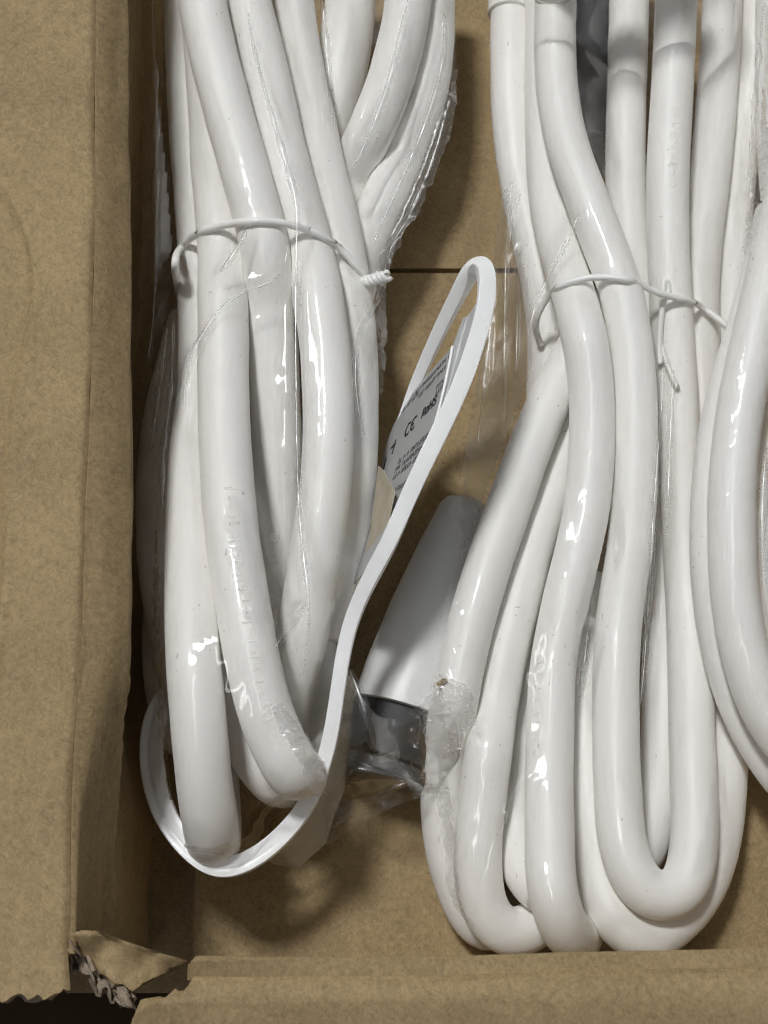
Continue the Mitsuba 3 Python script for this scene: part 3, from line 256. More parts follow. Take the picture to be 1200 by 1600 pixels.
# side flap, folded out to the left; its front end is torn off
ends = np.array(PATHS['flap_end'])
ys = np.linspace(0, 1, 170) ** 1.25
s = np.r_[np.linspace(0, 26, 60), np.linspace(27.5, 90, 22)]
top = np.zeros((len(ys), len(s), 3))
for j, sj in enumerate(s):
    xe = np.interp(0, [0], [0]); x_at_end = cx(0.0) - sj
    ye = np.interp(x_at_end, ends[:, 0], ends[:, 1]) + (meshkit.noise(np.array([[sj * 1.3, 0, 0]]), 2)[0] - .5) * 1.4
    if sj < .5: ye = -4.2
    y = ye + (300 - ye) * ys
    x = cx(np.maximum(y, 0.8)) - sj + np.where(y < .8, (.8 - y) * .12, 0)
    z = 65 + .0 * y - .018 * sj - .0007 * sj ** 2 - 1.1 * np.exp(-sj / .5)
    rid = np.clip((150 - y) / 25, 0, 1) * np.clip((y + 2) / 60, 0.15, 1)
    dx = x - rx(np.clip(y, 40, 130))
    z += rid * (.8 * np.exp(-(dx / 1.0) ** 2) - 1.3 / (1 + np.exp(dx / .8)))
    wave = meshkit.fbm(np.stack([y / 9, y * 0, y * 0], 1), 2, 8) - .5
    top[:, j] = np.stack([x + wave * .9 * np.exp(-sj / 3), y, z], 1)
top = dents(top, .55, [14, 30, 20], 4); top = dents(top, .18, [3, 7, 5], 6)
put(BOX + '__side_flap', plate(top, 2.6), 'kraft', smooth=40)
# side wall below its crease: a bruised strip leans in, then the board drops to the floor
ys = np.linspace(.9, 300, 170); rows = []
for y in ys:
    k = np.clip((y - 8) / 22, 0, 1); k = k * k * (3 - 2 * k)          # near the front corner the wall hangs straight
    base = -45.2 - 8 * np.clip((y - 25) / 30, 0, 1) + 3 * np.clip((y - 120) / 60, 0, 1)
    prof = np.array([[cx(y) + .12, 64.2], [cx(y) + .9, 63.6], [cx(y) * .55 + fx(y) * .45, 62 * k + 56 * (1 - k)], [fx(y) - .6, fz(y) + 1.2], [fx(y), fz(y)], [fx(y) - 1.2 * k, fz(y) - 1.6],
                     [(fx(y) - 4.5) * k + (fx(y) * .55 + base * .45) * (1 - k), 39], [base + .3, 20], [base, -3.2]])
    d = np.r_[0, np.cumsum(np.linalg.norm(np.diff(prof, axis=0), axis=1))]
    u = np.linspace(0, 1, 60) ** 1.2 * d[-1]
    rows.append(np.stack([PchipInterpolator(d, prof[:, 0])(u), u * 0 + y, PchipInterpolator(d, prof[:, 1])(u)], 1))
wall = np.array(rows)
nz = meshkit.fbm(wall / [12, 14, 9], 3, 12) - .5; nf = meshkit.fbm(wall / [4, 16, 4], 2, 13) - .5
wall[..., 0] += (nz * 1.8 + nf * .7) * np.clip((64.5 - wall[..., 2]) / 6, 0, 1)
put(BOX + '__side_wall', plate(wall, 2.6), 'kraft', smooth=50)
# front wall and its flap, folded out towards the viewer
L_ = np.array(PATHS['near_left']); ra, rb = np.array(PATHS['near_rim_a']), np.array(PATHS['near_rim_b'])
xs = np.linspace(0, 1, 150); rows = []
stations = [(-3.2, None), (30, None)]
def rim(p, x, k): return np.interp(x, p[:, 0], p[:, k])
right = 152.0; grid = []
for t in xs:
    def X(xl): return xl + (right - xl) * t
    pts = []
    for y, z, xl in ((-.9, -3.2, -36), (-.8, 30, -33), (-.5, 57, L_[1, 0])): pts.append((X(xl), y, z))
    x = X(L_[2, 0]); pts.append((x, rim(ra, x, 1), rim(ra, x, 2)))
    x = X(L_[3, 0]); pts.append((x, rim(ra, x, 1) * .5 + rim(rb, x, 1) * .5, 65.7))
    x = X(L_[4, 0]); pts.append((x, rim(rb, x, 1), 66))
    for q in L_[5:]: pts.append((X(q[0]), q[1], q[2]))
    pts = np.array(pts); d = np.r_[0, np.cumsum(np.linalg.norm(np.diff(pts, axis=0), axis=1))]
    u = np.unique(np.r_[np.linspace(0, d[2], 12), np.linspace(d[2], d[5], 22), np.linspace(d[5], d[7], 16), np.linspace(d[7], d[-1], 20)])
    u = np.r_[np.linspace(0, d[2], 12), np.linspace(d[2], d[5], 22)[1:], np.linspace(d[5], d[7], 16)[1:], np.linspace(d[7], d[-1], 20)[1:]]
    grid.append(np.stack([PchipInterpolator(d, pts[:, k])(u) for k in range(3)], 1))
near = np.array(grid)
edge = np.exp(-((near[..., 0] - near[:1, :, 0]) / 2.2)); nn = meshkit.fbm(near / [5, 2.2, 5], 3, 21) - .5
near[..., 0] += nn * 2.4 * edge; near[..., 2] += nn * 1.2 * edge
near = dents(near, .5, [22, 9, 12], 22); near = dents(near, .14, [5, 3, 5], 23)
near[..., 1] -= 2.1 + .5 * meshkit.fbm(near * [1 / 18, 0, 0], 3, 24) * np.clip(near[..., 2] / 30, 0, 1)
ns = 12
put(BOX + '__front_wall', plate(near[:, :ns + 12], 2.6), 'kraft', smooth=50)
put(BOX + '__front_flap', plate(near[:, ns + 11:], 2.6), 'kraft', smooth=50)
# the other two walls, out of the picture, keep the light of the room out as the box does
def slab(p0, p1, z0, z1, th):
    p0, p1 = np.array(p0, float), np.array(p1, float); d = (p1 - p0) / np.linalg.norm(p1 - p0); n = np.array([-d[1], d[0]]) * th / 2
    return trimesh.creation.extrude_polygon(Polygon([p0 + n, p1 + n, p1 - n, p0 - n]), z1 - z0).apply_translation([0, 0, z0])
put(BOX + '__side_wall', slab((153.5, -2), (153.5, 303), -3.2, 65, 2.8), 'kraft')
put(BOX + '__back_wall', slab((-52, 304.5), (155, 304.5), -3.2, 65, 2.8), 'kraft')
# floor: an inner sheet and two bottom flaps that leave a seam between them
def sheet(x0, x1, y0, y1, z, seed, amp=.35, lean=0.0):
    gx, gy = np.meshgrid(np.linspace(x0, x1, 90), np.linspace(y0, y1, 90), indexing='ij')
    g = np.stack([gx, gy, gx * 0 + z], -1)
    w = (meshkit.fbm(np.stack([gy / 11, gy * 0, gy * 0], -1), 2, seed) - .5); g[..., 0] += w * 1.2 * np.exp(-(gx - x0) / 3)
    g[..., 2] += amp * (meshkit.fbm(g / 26, 3, seed) - .7) + lean * (gx - x0)
    return g
seam = np.mean([p[1] for p in PATHS['seam']])
fl = PATHS['near_left'][0][0]
put(BOX + '__inner_floor', plate(sheet(-60, 154, -6, 306, -3.3, 31, .15), 2.5), 'kraft', smooth=40)
put(BOX + '__bottom_flap', plate(sheet(fl, 151.5, -.2, seam - .7, 0, 33), 2.4), 'kraft', smooth=40)
put(BOX + '__bottom_flap', plate(sheet(fl - 3, 151.5, seam + .7, 300, -.5, 34), 2.4), 'kraft', smooth=40)
# torn corner: a bent tab of board and its frayed, delaminated edge
put(BOX + '__torn_tab', solid_patch(PATHS['tab'], 1.4, .6, 2.0), 'kraft', smooth=50); lab(BOX + '__torn_tab', 'torn crumpled tab of cardboard at the front left corner')
tl = resample(PATHS['torn_line'], .35); bits = []
for q in range(3):
    off = np.array([(-.5, -.3, -.2), (.5, .25, .1), (.1, -.5, -1.6)][q]); n_ = len(tl)
    base = tl + off + (np.stack([meshkit.noise(np.c_[np.arange(n_) * .22, np.full(n_, 3 * q + k), np.zeros(n_)], 40 + k) for k in range(3)], 1) - .5) * [1.6, 1.6, 1.2]
    w = 1.4 + 2.6 * meshkit.noise(np.c_[np.arange(n_) * .25, np.full(n_, q), np.zeros(n_)], 50)
    tilt = (meshkit.noise(np.c_[np.arange(n_) * .16, np.full(n_, q + 9), np.zeros(n_)], 51) - .3) * 2.2
    gr = np.stack([base + (np.stack([np.cos(tilt) * .5, -np.cos(tilt) * .8, np.sin(tilt)], 1) * w[:, None]) * k for k in np.linspace(-.6, .6, 5)], 1)
    bits.append(plate(gr, .28))
put(BOX + '__torn_edge', join(bits), 'torn_paper'); lab(BOX + '__torn_edge', 'frayed grey torn edge of the corrugated board')
el = resample(np.array(PATHS['flap_end'])[1:], .5); n_ = len(el)
jit = (np.stack([meshkit.noise(np.c_[np.arange(n_) * .5, np.full(n_, k), np.zeros(n_)], 60 + k) for k in range(3)], 1) - .5) * [.6, 1.3, .8]
gr = np.stack([el + jit * .8 + np.array([0, k * -.6, -1.0 - k * .5]) for k in np.linspace(-.5, 1, 5)], 1)
put(BOX + '__torn_edge', plate(gr, .3), 'torn_paper'); lab(BOX + '__torn_edge_001', 'frayed front end of the side flap')

# ------------------------------------------------------------------ the coiled cables
COILS = {'left': 'coiled_cable', 'right': 'coiled_cable_001', 'far': 'coiled_cable_002'}
lab('coiled_cable', 'leftmost white coiled cable, its loops passing through a white band', 'cable', 'coiled cables in the box')
lab('coiled_cable_001', 'white coiled cable in the middle of the box with wide loops reaching the front wall', 'cable', 'coiled cables in the box')
lab('coiled_cable_002', 'white coiled cable cut off by the right edge of the photo', 'cable', 'coiled cables in the box')
LINES = {}
for k, (r, q) in CABLES.items():
    side = k.split('_')[0]
    p = resample(q, 1.0); LINES[k] = (p, r)
    rr = r * (1 + .012 * (meshkit.fbm(np.c_[np.arange(len(p)) / 9, np.zeros(len(p)), np.zeros(len(p))], 2, ord(k[-1])) - .5) * 2)
    # the sheath wrinkles on the inside of tight bends
    t = np.gradient(p, axis=0); t /= np.linalg.norm(t, axis=1, keepdims=True); bend = np.linalg.norm(np.gradient(t, axis=0), axis=1)
    m = tube(p, rr)
    key = put(COILS[side] + '__cable', m, 'white_pvc', smooth=True)

def wrap_on(mesh, line, s0, ang, r, flip=1):
    """lays a flat mesh (x along, y across, z proud) onto a cable from arc length s0 at an angle off its upright side"""
    p = line; t, n, b = upright(p); L = np.r_[0, np.cumsum(np.linalg.norm(np.diff(p, axis=0), axis=1))]
    v = np.array(mesh.vertices); u = s0 + v[:, 0] * flip; th = ang + v[:, 1] * flip / r
    at = lambda a: np.stack([np.interp(u, L, a[:, k]) for k in range(3)], 1)
    nn, bb = at(n), at(b); d = np.cos(th)[:, None] * nn + np.sin(th)[:, None] * bb
    m = trimesh.Trimesh(at(p) + d * (r + v[:, 2:]), mesh.faces, process=False)
    return m
def arc_at(line, y): 
    L = np.r_[0, np.cumsum(np.linalg.norm(np.diff(line, axis=0), axis=1))]
    return L[np.abs(line[:, 1] - y).argmin()]
def strokes(n, seed):
    """raised print too worn to read: short bars of moulded characters"""
    g = np.random.default_rng(seed); ms = []; x = 0
    for i in range(n):
        for k in range(g.integers(1, 4)):
            w, h = (.25, g.uniform(.9, 2.0)) if g.random() < .6 else (g.uniform(.6, 1.1), .28)
            b = trimesh.creation.box([w, h, .34]); b.apply_translation([x + g.uniform(0, 1.0), g.uniform(-.4, .4), 0]); ms.append(b)
        x += g.uniform(1.3, 2.1) + (1.6 if g.random() < .15 else 0)
    return join(ms)
def glyph(ch, h):
    m = meshkit.text_mesh(ch, h, .42); m.apply_translation([-m.bounds[:, 0].mean(), -m.bounds[:, 1].mean(), -.2]); return m

put('coiled_cable_001__collar', tube(resample(PATHS['collar'], 2.0), 4.9, 32), 'white_pvc', smooth=40); lab('coiled_cable_001__collar', 'short white sleeve on the cable at the top edge')
ge = resample(PATHS['grey_end'], 1.0); rg = 7.4 * np.clip(np.minimum(1, (np.linspace(0, 1, len(ge))[::-1] * 14) ** .5 + .25), 0, 1)
put('power_plug_001', tube(ge, rg, 32), 'plug_grey', smooth=40); lab('power_plug_001', 'dark grey filler added in the dark gap between the cables at the top edge', 'plug')  # added shape that fills the dark gap; no plug is known here

# ------------------------------------------------------------------ the height of each pile, for the film that lies on it
GX, GY, ST = (-66, 175), (-14, 232), .5
nx, ny = int((GX[1] - GX[0]) / ST) + 1, int((GY[1] - GY[0]) / ST) + 1
ax, ay = GX[0] + np.arange(nx) * ST, GY[0] + np.arange(ny) * ST
AX, AY = np.meshgrid(ax, ay, indexing='ij')
def splat(h, p, r):
    for q in resample(p, .7):
        i0, i1 = max(0, int((q[0] - r - GX[0]) / ST)), min(nx, int((q[0] + r - GX[0]) / ST) + 2)
        j0, j1 = max(0, int((q[1] - r - GY[0]) / ST)), min(ny, int((q[1] + r - GY[0]) / ST) + 2)
        if i0 >= i1 or j0 >= j1: continue
        d2 = (AX[i0:i1, j0:j1] - q[0]) ** 2 + (AY[i0:i1, j0:j1] - q[1]) ** 2
        h[i0:i1, j0:j1] = np.maximum(h[i0:i1, j0:j1], np.where(d2 < r * r, q[2] + np.sqrt(np.maximum(r * r - d2, 0)), -9))
def pile(side):
    h = np.full((nx, ny), -9.0)
    for k, (p, r) in LINES.items():
        if k.startswith(side): splat(h, p, r)
    return h
def ball(r):
    k = int(r / ST); a, b = np.meshgrid(np.arange(-k, k + 1), np.arange(-k, k + 1)); return a * a + b * b <= k * k
def ridged(sx, sy, ang, seed, sharp=4):
    c, s_ = math.cos(ang), math.sin(ang); u, v = AX * c + AY * s_, -AX * s_ + AY * c
    wob = (meshkit.noise(np.stack([AX / 15, AY / 15, AX * 0], -1), seed + 70) - .5) * 9
    n = meshkit.noise(np.stack([(u + wob) / sx, (v) / sy, AX * 0], -1), seed)
    return (1 - np.abs(2 * n - 1)) ** sharp
def drape(h, folds, outline, amp, seed, slope=2.6, close=7.0, edge_amp=1.3, lift=.3):
    base = np.maximum(h, 0)
    dil = ndimage.grey_dilation(base, footprint=ball(1.0))
    cl = ndimage.grey_closing(dil, footprint=ball(close))
    # sides: the film falls steeply from the outermost cable
    cone_k = int(9 / ST); a, b = np.meshgrid(np.arange(-cone_k, cone_k + 1) * ST, np.arange(-cone_k, cone_k + 1) * ST); dist = np.hypot(a, b)
    cl = ndimage.grey_dilation(cl, footprint=dist <= 9, structure=-dist * slope)
    pts = np.vstack([resample(f, .5) for f in folds]); ti, d = None, None
    tr = cKDTree(pts[:, :2]); d, i = tr.query(np.stack([AX, AY], -1).reshape(-1, 2)); d = d.reshape(AX.shape); fz_ = pts[i.reshape(AX.shape), 2]
    sm = ndimage.gaussian_filter(cl, 1.6)
    wr = (ridged(3.2, 16, .25, seed) * .8 + ridged(2.2, 11, -.35, seed + 1) * .7 + ridged(6, 5, .9, seed + 2, 5) * .6 + ridged(1.7, 4.5, 1.2, seed + 5, 5) * .3)
    where = .35 + 1.1 * meshkit.fbm(np.stack([AX / 20, AY / 28, AX * 0], -1), 3, seed + 3) ** 2 * 2
    z = sm + amp * wr * where
    z = np.maximum(z, np.maximum(fz_ - d * 1.6, 0) * (d < 12))        # folds of loose film stand off the cables like tents
    z = ndimage.gaussian_filter(z, 1.1)
    poly = Polygon(np.array(outline)[:, :2]).buffer(0)
    ring = resample(np.vstack([outline, outline[:1]]), .5)
    fine = resample(np.vstack([outline, outline[:1]]), .1)[:, :2]; de, near_i = cKDTree(fine).query(np.stack([AX, AY], -1).reshape(-1, 2)); de = de.reshape(AX.shape)
    ruff = meshkit.fbm(np.stack([AX / 2.2, AY / 2.2, AX * 0], -1), 3, seed + 4) - .4
    z += edge_amp * ruff * np.exp(-(de / 3.5) ** 2)
    floor_ = h + lift
    z = np.maximum(z, ndimage.gaussian_filter(np.maximum(floor_, 0), .6))
    z = np.maximum(z, floor_)
    inside = shapely.contains_xy(poly, AX.ravel(), AY.ravel()).reshape(AX.shape) & (z > .9)
    rim_ = inside & ~ndimage.binary_erosion(inside, np.ones((3, 3))) & (de < .75)      # the cut edge follows the outline, not the grid
    xy = np.where(rim_.ravel()[:, None], fine[near_i], np.stack([AX, AY], -1).reshape(-1, 2))
    return z, (inside, xy)
def film(key, z, inside, h, deep=10.0, haze='hazy_film'):
    """the film where it clings to the cables, and the looser, hazier film that hangs clear of them"""
    inside, xy = inside; f = gridfaces(nx, ny)[:, ::-1]; k = inside.ravel(); f = f[k[f].all(1)]
    v = np.c_[xy, z.ravel()]; loose = (ndimage.gaussian_filter(ndimage.binary_dilation(ndimage.binary_closing(np.pad(h > 0, 20), ball(6))[20:-20, 20:-20], ball(.8)).astype(float), 3) < .5).ravel()
    loose |= ndimage.binary_opening((z - h > deep) & (AY < 20), ball(1.2)).ravel()
    side = loose[f].all(1); t, n_ = None, np.zeros_like(v); c = np.cross(v[f[:, 1]] - v[f[:, 0]], v[f[:, 2]] - v[f[:, 0]])
    for part, mat, sel in (('film', 'clear_film', ~side), ('loose_film', haze, side)):
        if sel.sum() < 50: continue
        g = f[sel]; comp = trimesh.graph.connected_component_labels(trimesh.Trimesh(v, g, process=False).edges, node_count=len(v))[g[:, 0]]
        for cid in np.unique(comp):
            gg = g[comp == cid]
            if len(gg) < (250 if part == 'loose_film' else 60): continue
            used = np.unique(gg); mp = np.full(len(v), -1); mp[used] = np.arange(len(used))
            put(key + '__' + part, (v[used], mp[gg]), mat, smooth=True)
def pleat(z, line, key, w, seed):
    """a fold of film pinched up into a double layer"""
    p = resample(line, .4); n_ = len(p); t = np.gradient(p[:, :2], axis=0); t /= np.linalg.norm(t, axis=1, keepdims=True) + 1e-9; nn = np.stack([-t[:, 1], t[:, 0]], 1)
    ww = w * np.sin(np.linspace(.05, math.pi - .05, n_)) ** .5 * (.4 + 1.2 * meshkit.noise(np.c_[np.arange(n_) * .11, np.zeros(n_), np.zeros(n_)], seed))
    rows = []
    around = np.max([zof(z, p + np.c_[nn * k, np.zeros(n_)]) for k in (-.5 * w, 0, .5 * w)], axis=0)
    rise = ndimage.gaussian_filter1d(ndimage.maximum_filter1d(around, 13), 7, mode='nearest')
    for k, hgt in ((-.5, 0), (-.3, .3), (.0, .5), (.3, .34), (.6, .02)):
        q = p.copy(); q[:, :2] += nn * (k * ww)[:, None]; q[:, 2] = rise + .2 + hgt * (ww / w)
        rows.append(q)
    put(key, (np.stack(rows, 1).reshape(-1, 3), gridfaces(n_, 5)), 'folded_film', smooth=True)
def crumple(z, line, key, w, seed, amp=1.0, lift=.3, mat='crumpled_film'):
    """a crumpled run of film along a line, in sharp little facets"""
    p = resample(line, .35); n_ = len(p); m_ = max(5, int(w / .35)); t = np.gradient(p[:, :2], axis=0); t /= np.linalg.norm(t, axis=1, keepdims=True) + 1e-9; nn = np.stack([-t[:, 1], t[:, 0]], 1)
    k = np.linspace(-.5, .5, m_); q = np.repeat(p[:, None], m_, 1); end = np.sin(np.linspace(.08, math.pi - .08, n_)) ** .4
    q[..., :2] += nn[:, None] * (k[None] * w * (end * (.6 + .8 * meshkit.noise(np.c_[np.arange(n_) * .25, np.zeros(n_), np.zeros(n_)], seed)))[:, None])[..., None]
    zz = zof(z, q.reshape(-1, 3)).reshape(q.shape[:2]); r = lambda s_, sd: (1 - np.abs(2 * meshkit.noise(np.stack([q[..., 0] / s_, q[..., 1] / s_ * .8, q[..., 0] * 0], -1), sd) - 1)) ** 2
    q[..., 2] = np.maximum(zz, p[:, None, 2] * 0 + zz) + lift + amp * (r(2.2, seed) * .8 + r(1.1, seed + 1) * .45)
    put(key, (q.reshape(-1, 3), gridfaces(n_, m_)), mat, smooth=25 if mat == 'crumpled_film' else True)
def jag(outline, amp, seed, step=.6):
    o = resample(outline, step); n_ = len(o)
    j = np.stack([meshkit.fbm(np.c_[np.arange(n_) * .33, np.full(n_, k), np.zeros(n_)], 2, seed + k) for k in range(2)], 1) - .5
    o[:, :2] += j * amp * 2
    return o
def zof(z, p):
    return ndimage.map_coordinates(z, [(p[:, 0] - GX[0]) / ST, (p[:, 1] - GY[0]) / ST], order=1, mode='nearest')
def seal(z, path, key, w, seed, lift=.25):
    """the crumpled welded edge of a bag"""
    p = resample(path, .4); n_ = len(p); t = np.gradient(p[:, :2], axis=0); t /= np.linalg.norm(t, axis=1, keepdims=True); nn = np.stack([-t[:, 1], t[:, 0]], 1)
    rows = []
    for k in np.linspace(-1, 1, 6):
        q = p.copy(); jt = meshkit.fbm(np.c_[np.arange(n_) * .5, np.full(n_, k * 1.7), np.zeros(n_)], 3, seed) - .5
        q[:, :2] += nn * (k * w + jt * 1.0)[:, None]; q[:, 2] = zof(z, q) + lift + (meshkit.fbm(np.c_[np.arange(n_) * .6, np.full(n_, k * 2.6), np.zeros(n_)], 3, seed + 5) - .35) * 1.5
        rows.append(q)
    g = np.stack(rows, 1); return put(key, (g.reshape(-1, 3), gridfaces(n_, 6)), 'sealed_film', smooth=True)

bl = np.array(PATHS['bag_left']); br = np.array(PATHS['bag_right'])
zl, il = drape(pile('left'), FOLDS['left'], jag(PATHS['bag_left'], .45, 80), .24, 100, slope=1.7)
film('plastic_bag', zl, il, pile('left'))
for i, l in enumerate(FOLDS['left']): pleat(zl, l, 'plastic_bag__fold', 1.0, 200 + i)
crumple(zl, PATHS['crumple_left'], 'plastic_bag__crumpled_edge', 3.2, 210, .9); crumple(zl, PATHS['crumple_low'], 'plastic_bag__crumpled_edge', 1.3, 213, .7)
crumple(zl, PATHS['glint_a'], 'plastic_bag__crinkle', 4.5, 300, .4, .2, 'sealed_film'); crumple(zl, PATHS['glint_b'], 'plastic_bag__crinkle', 3.2, 303, .5, .2, 'sealed_film')
crumple(zl, PATHS['crumple_side'], 'plastic_bag__crumpled_edge', 1.3, 216, .7)
lab('plastic_bag', 'clear wrinkled plastic bag around the leftmost cable, torn open at its lower end', 'plastic bag', 'clear bags around the cables')
zr, ir = drape(pile('right'), FOLDS['right'], jag(PATHS['bag_right'], .3, 84), .2, 120, slope=1.1, close=5.0)
film('plastic_bag_001', zr, ir, pile('right'), 14)
for i, l in enumerate(FOLDS['right']): pleat(zr, l, 'plastic_bag_001__fold', 1.0, 230 + i)
for i, (k, w) in enumerate((('glint_c', 3.2), ('glint_d', 3.0), ('glint_e', 3.4))): crumple(zr, PATHS[k], 'plastic_bag_001__crinkle', w, 310 + 3 * i, .35, .2, 'sealed_film')
crumple(zr, PATHS['crumple_seam'], 'plastic_bag_001__crumpled_edge', 1.9, 240, .9)
wing = jag(np.vstack([PATHS['wing'], PATHS['wing'][:1]]), 1.1, 246)[:-1]; wm = solid_patch(wing, .02, .4); nw = len(wm.vertices) // 2; wv, wf = np.array(wm.vertices[:nw]), wm.faces[(wm.faces < nw).all(1)]
wv[:, 2] = np.maximum(wv[:, 2], zof(zr, wv) + .3) + 1.2 * (1 - np.abs(2 * meshkit.noise(np.c_[wv[:, :2] / 2.0, wv[:, :1] * 0], 250) - 1)) ** 2 + .7 * (1 - np.abs(2 * meshkit.noise(np.c_[wv[:, :2] / 1.1, wv[:, :1] * 0], 251) - 1)) ** 2
put('plastic_bag_001__crumpled_corner', (wv, wf), 'crumpled_film', smooth=25)
lab('plastic_bag_001', 'clear plastic bag around the middle cable, crumpled corner sticking out over the plug', 'plastic bag', 'clear bags around the cables')
zf, if_ = drape(pile('far'), FOLDS['far'], jag(PATHS['bag_far'], .3, 88), .25, 140, close=7.0)
film('plastic_bag_002', zf, if_, pile('far'))
for i, l in enumerate(FOLDS['far']): pleat(zf, l, 'plastic_bag_002__fold', 1.0, 260 + i)
lab('plastic_bag_002', 'clear plastic bag around the cable at the right edge of the photo', 'plastic bag', 'clear bags around the cables')

# ------------------------------------------------------------------ raised characters moulded into the sheaths
for side, items in {'left': [('left_b', 78, 26, -.12, 3), ('left_b', 50, 8, .35, 4)], 'right': [('right_c', 150, 9, .05, 6), ('right_b', 52, 9, .75, 7)]}.items():
    for k, y, n_, ang, sd in items:
        p, r = LINES[k]; put(COILS[side] + '__embossing', wrap_on(strokes(n_, sd), p, arc_at(p, y), ang, r), 'white_pvc')
p, r = LINES['left_c']
letters = [wrap_on(glyph(c, 2.0), p, arc_at(p, y), .0, r) for c, y in (('D', 76), ('S', 72.5), ('O', 64), ('E', 60.5))]
put('coiled_cable__embossing', join(letters), 'white_pvc'); 

# ------------------------------------------------------------------ wire ties
def rope(path, r, key, m=14): return put(key, tube(resample(path, .4), r, m), 'tie_plastic', smooth=True)
rope(PATHS['tie_left'], .72, 'wire_tie__loop')
kp = resample(PATHS['knot_left'], .15); t_, n_, b_ = frames(kp); a_ = np.arange(len(kp)) * .15 / 1.9 * 2 * np.pi
for ph in (0, np.pi): put('wire_tie__twist', tube(kp + .62 * (np.cos(a_ + ph)[:, None] * n_ + np.sin(a_ + ph)[:, None] * b_), .62, 12), 'tie_plastic', smooth=True)
lab('wire_tie', 'white wire tie around the left cable with a short twisted end', 'wire tie', 'white ties around the cables')
rope(PATHS['tie_right'], .68, 'wire_tie_001__loop'); rope(PATHS['tie_tail_a'], .62, 'wire_tie_001__tail'); rope(PATHS['tie_tail_b'], .6, 'wire_tie_001__tail')
lab('wire_tie_001', 'white wire tie around the middle cable with two loose hanging tails', 'wire tie', 'white ties around the cables')

# ------------------------------------------------------------------ the white band with its label plate
BAND = 'hang_band'
lab(BAND, 'white plastic oval band with printed shade-darkened label plate, looping round the left cable', 'hanger')
def strip(path, w, h, key, lean, groove):
    p = resample(path, .8); t, n, b = upright(p); u = np.linspace(0, 1, len(p))
    w, le, gv = [np.interp(u, np.linspace(0, 1, len(a)), a) for a in (w, lean, groove)]
    a, c = np.cos(le)[:, None], np.sin(le)[:, None]
    side = np.array([-1, -1, -.97, -.9, -.45, -.32, -.12, .0, .9, .97, 1, 1]); up_ = np.array([-1, .8, .95, 1, 1, 0, 0, 1, 1, .95, .8, -1.0])
    pr = np.stack([np.where(up_[None] == 0, h / 2 * (1 - gv[:, None]), up_[None] * h / 2), side[None] * w[:, None] / 2], -1)
    return put(key, sweep(p, pr, (t, a * n + c * b, -c * n + a * b)), 'white_plastic', smooth=35)
strip(PATHS['band'], [2.1, 2.1, 2.1, 2.3, 2.7, 3.1, 3.2, 3.1, 2.9, 2.6, 2.5, 2.7, 3.2, 3.6, 4.1, 4.2, 4.0], 2.4, BAND + '__rim', [0] * 4 + [-.1] * 4 + [0] * 8, [0] * 12 + [.02, .1, .5, .6, .6])
def curve(p, n, even=False):
    p = np.array(p); return np.stack([PchipInterpolator(np.linspace(0, 1, len(p)), p[:, k])(np.linspace(0, 1, n)) for k in range(3)], 1)
PA, PB = curve(PATHS['plate'], 80), curve(PATHS['plate_right'], 80)
SURF = np.stack([PA + (PB - PA) * k for k in np.linspace(0, 1, 40)], 1)          # rows down the plate, columns from its far to its near edge
put(BAND + '__label_plate', plate(SURF, .5), 'shaded_label', smooth=40); lab(BAND + '__label_plate', 'label plate with small print, its colour darkened for shade')
put(BAND + '__plate_bead', tube(resample(PB, .5) + [.1, 0, .35], .26, 8), 'white_plastic', smooth=True)
la, lb = curve(PATHS['lip_a'], 80), curve(PATHS['lip_b'], 80)
put(BAND + '__lip', plate(np.stack([la + (lb - la) * k + np.array([0, 0, -.8 * math.sin(math.pi * k)]) for k in np.linspace(0, 1, 8)], 1), .5), 'shaded_label', smooth=40)  # white lip, given the same shade-darkened colour as the plate
# print on the plate: x along a line of text, y up the plate, in mm
WIDE = np.linalg.norm(PB - PA, axis=1).mean(); LONG = np.linalg.norm(np.diff(SURF[:, 20], axis=0), axis=1).sum()
nrm = np.cross(np.gradient(SURF, axis=1), np.gradient(SURF, axis=0)); nrm /= np.linalg.norm(nrm, axis=2, keepdims=True); nrm *= np.sign(nrm[..., 2:])
def on_plate(mesh, u, v):
    m = mesh.subdivide_to_size(1.5); x = (u + m.vertices[:, 0] / WIDE) * 39; y = (v - m.vertices[:, 1] / LONG) * 79
    at = lambda g: np.stack([ndimage.map_coordinates(g[..., k], [y, x], order=1, mode='nearest') for k in range(3)], 1)
    ok = (x < 38.3) & (x > .6) & (y > .6) & (y < 78); f = m.faces[ok[m.faces].all(1)]
    return trimesh.Trimesh(at(SURF) + at(nrm) * (.05 + m.vertices[:, 2:]), f, process=False)
def ce(h):                                      # the CE mark: two open arcs, the second with a bar
    ms = []
    for x in (0, h * .95):
        a = np.linspace(.25 * np.pi, 1.75 * np.pi, 24); ring = np.stack([np.cos(a), np.sin(a)], 1)
        ms.append(trimesh.creation.extrude_polygon(Polygon(np.vstack([ring * h / 2, ring[::-1] * h * .34])), .05).apply_translation([x + h / 2, h / 2, 0]))
    ms.append(trimesh.creation.box([h * .35, h * .14, .05]).apply_translation([h * 1.3, h / 2, .025]))
    return join(ms)
def textline(n, h, seed):
    g = np.random.default_rng(seed); ms = []; x = 0
    for i in range(n):
        w = g.uniform(.4, .8) * h
        for k in range(2): ms.append(trimesh.creation.box([.2 * h + (w * .6 if k else 0), (h if not k else .24 * h), .05]).apply_translation([x + w * .4 * k, (h / 2 if not k else g.choice([.12, .5, .88]) * h), .025]))
        x += w + .3 * h + (h * .7 if g.random() < .2 else 0)
    return join(ms)
ink, small = [], []
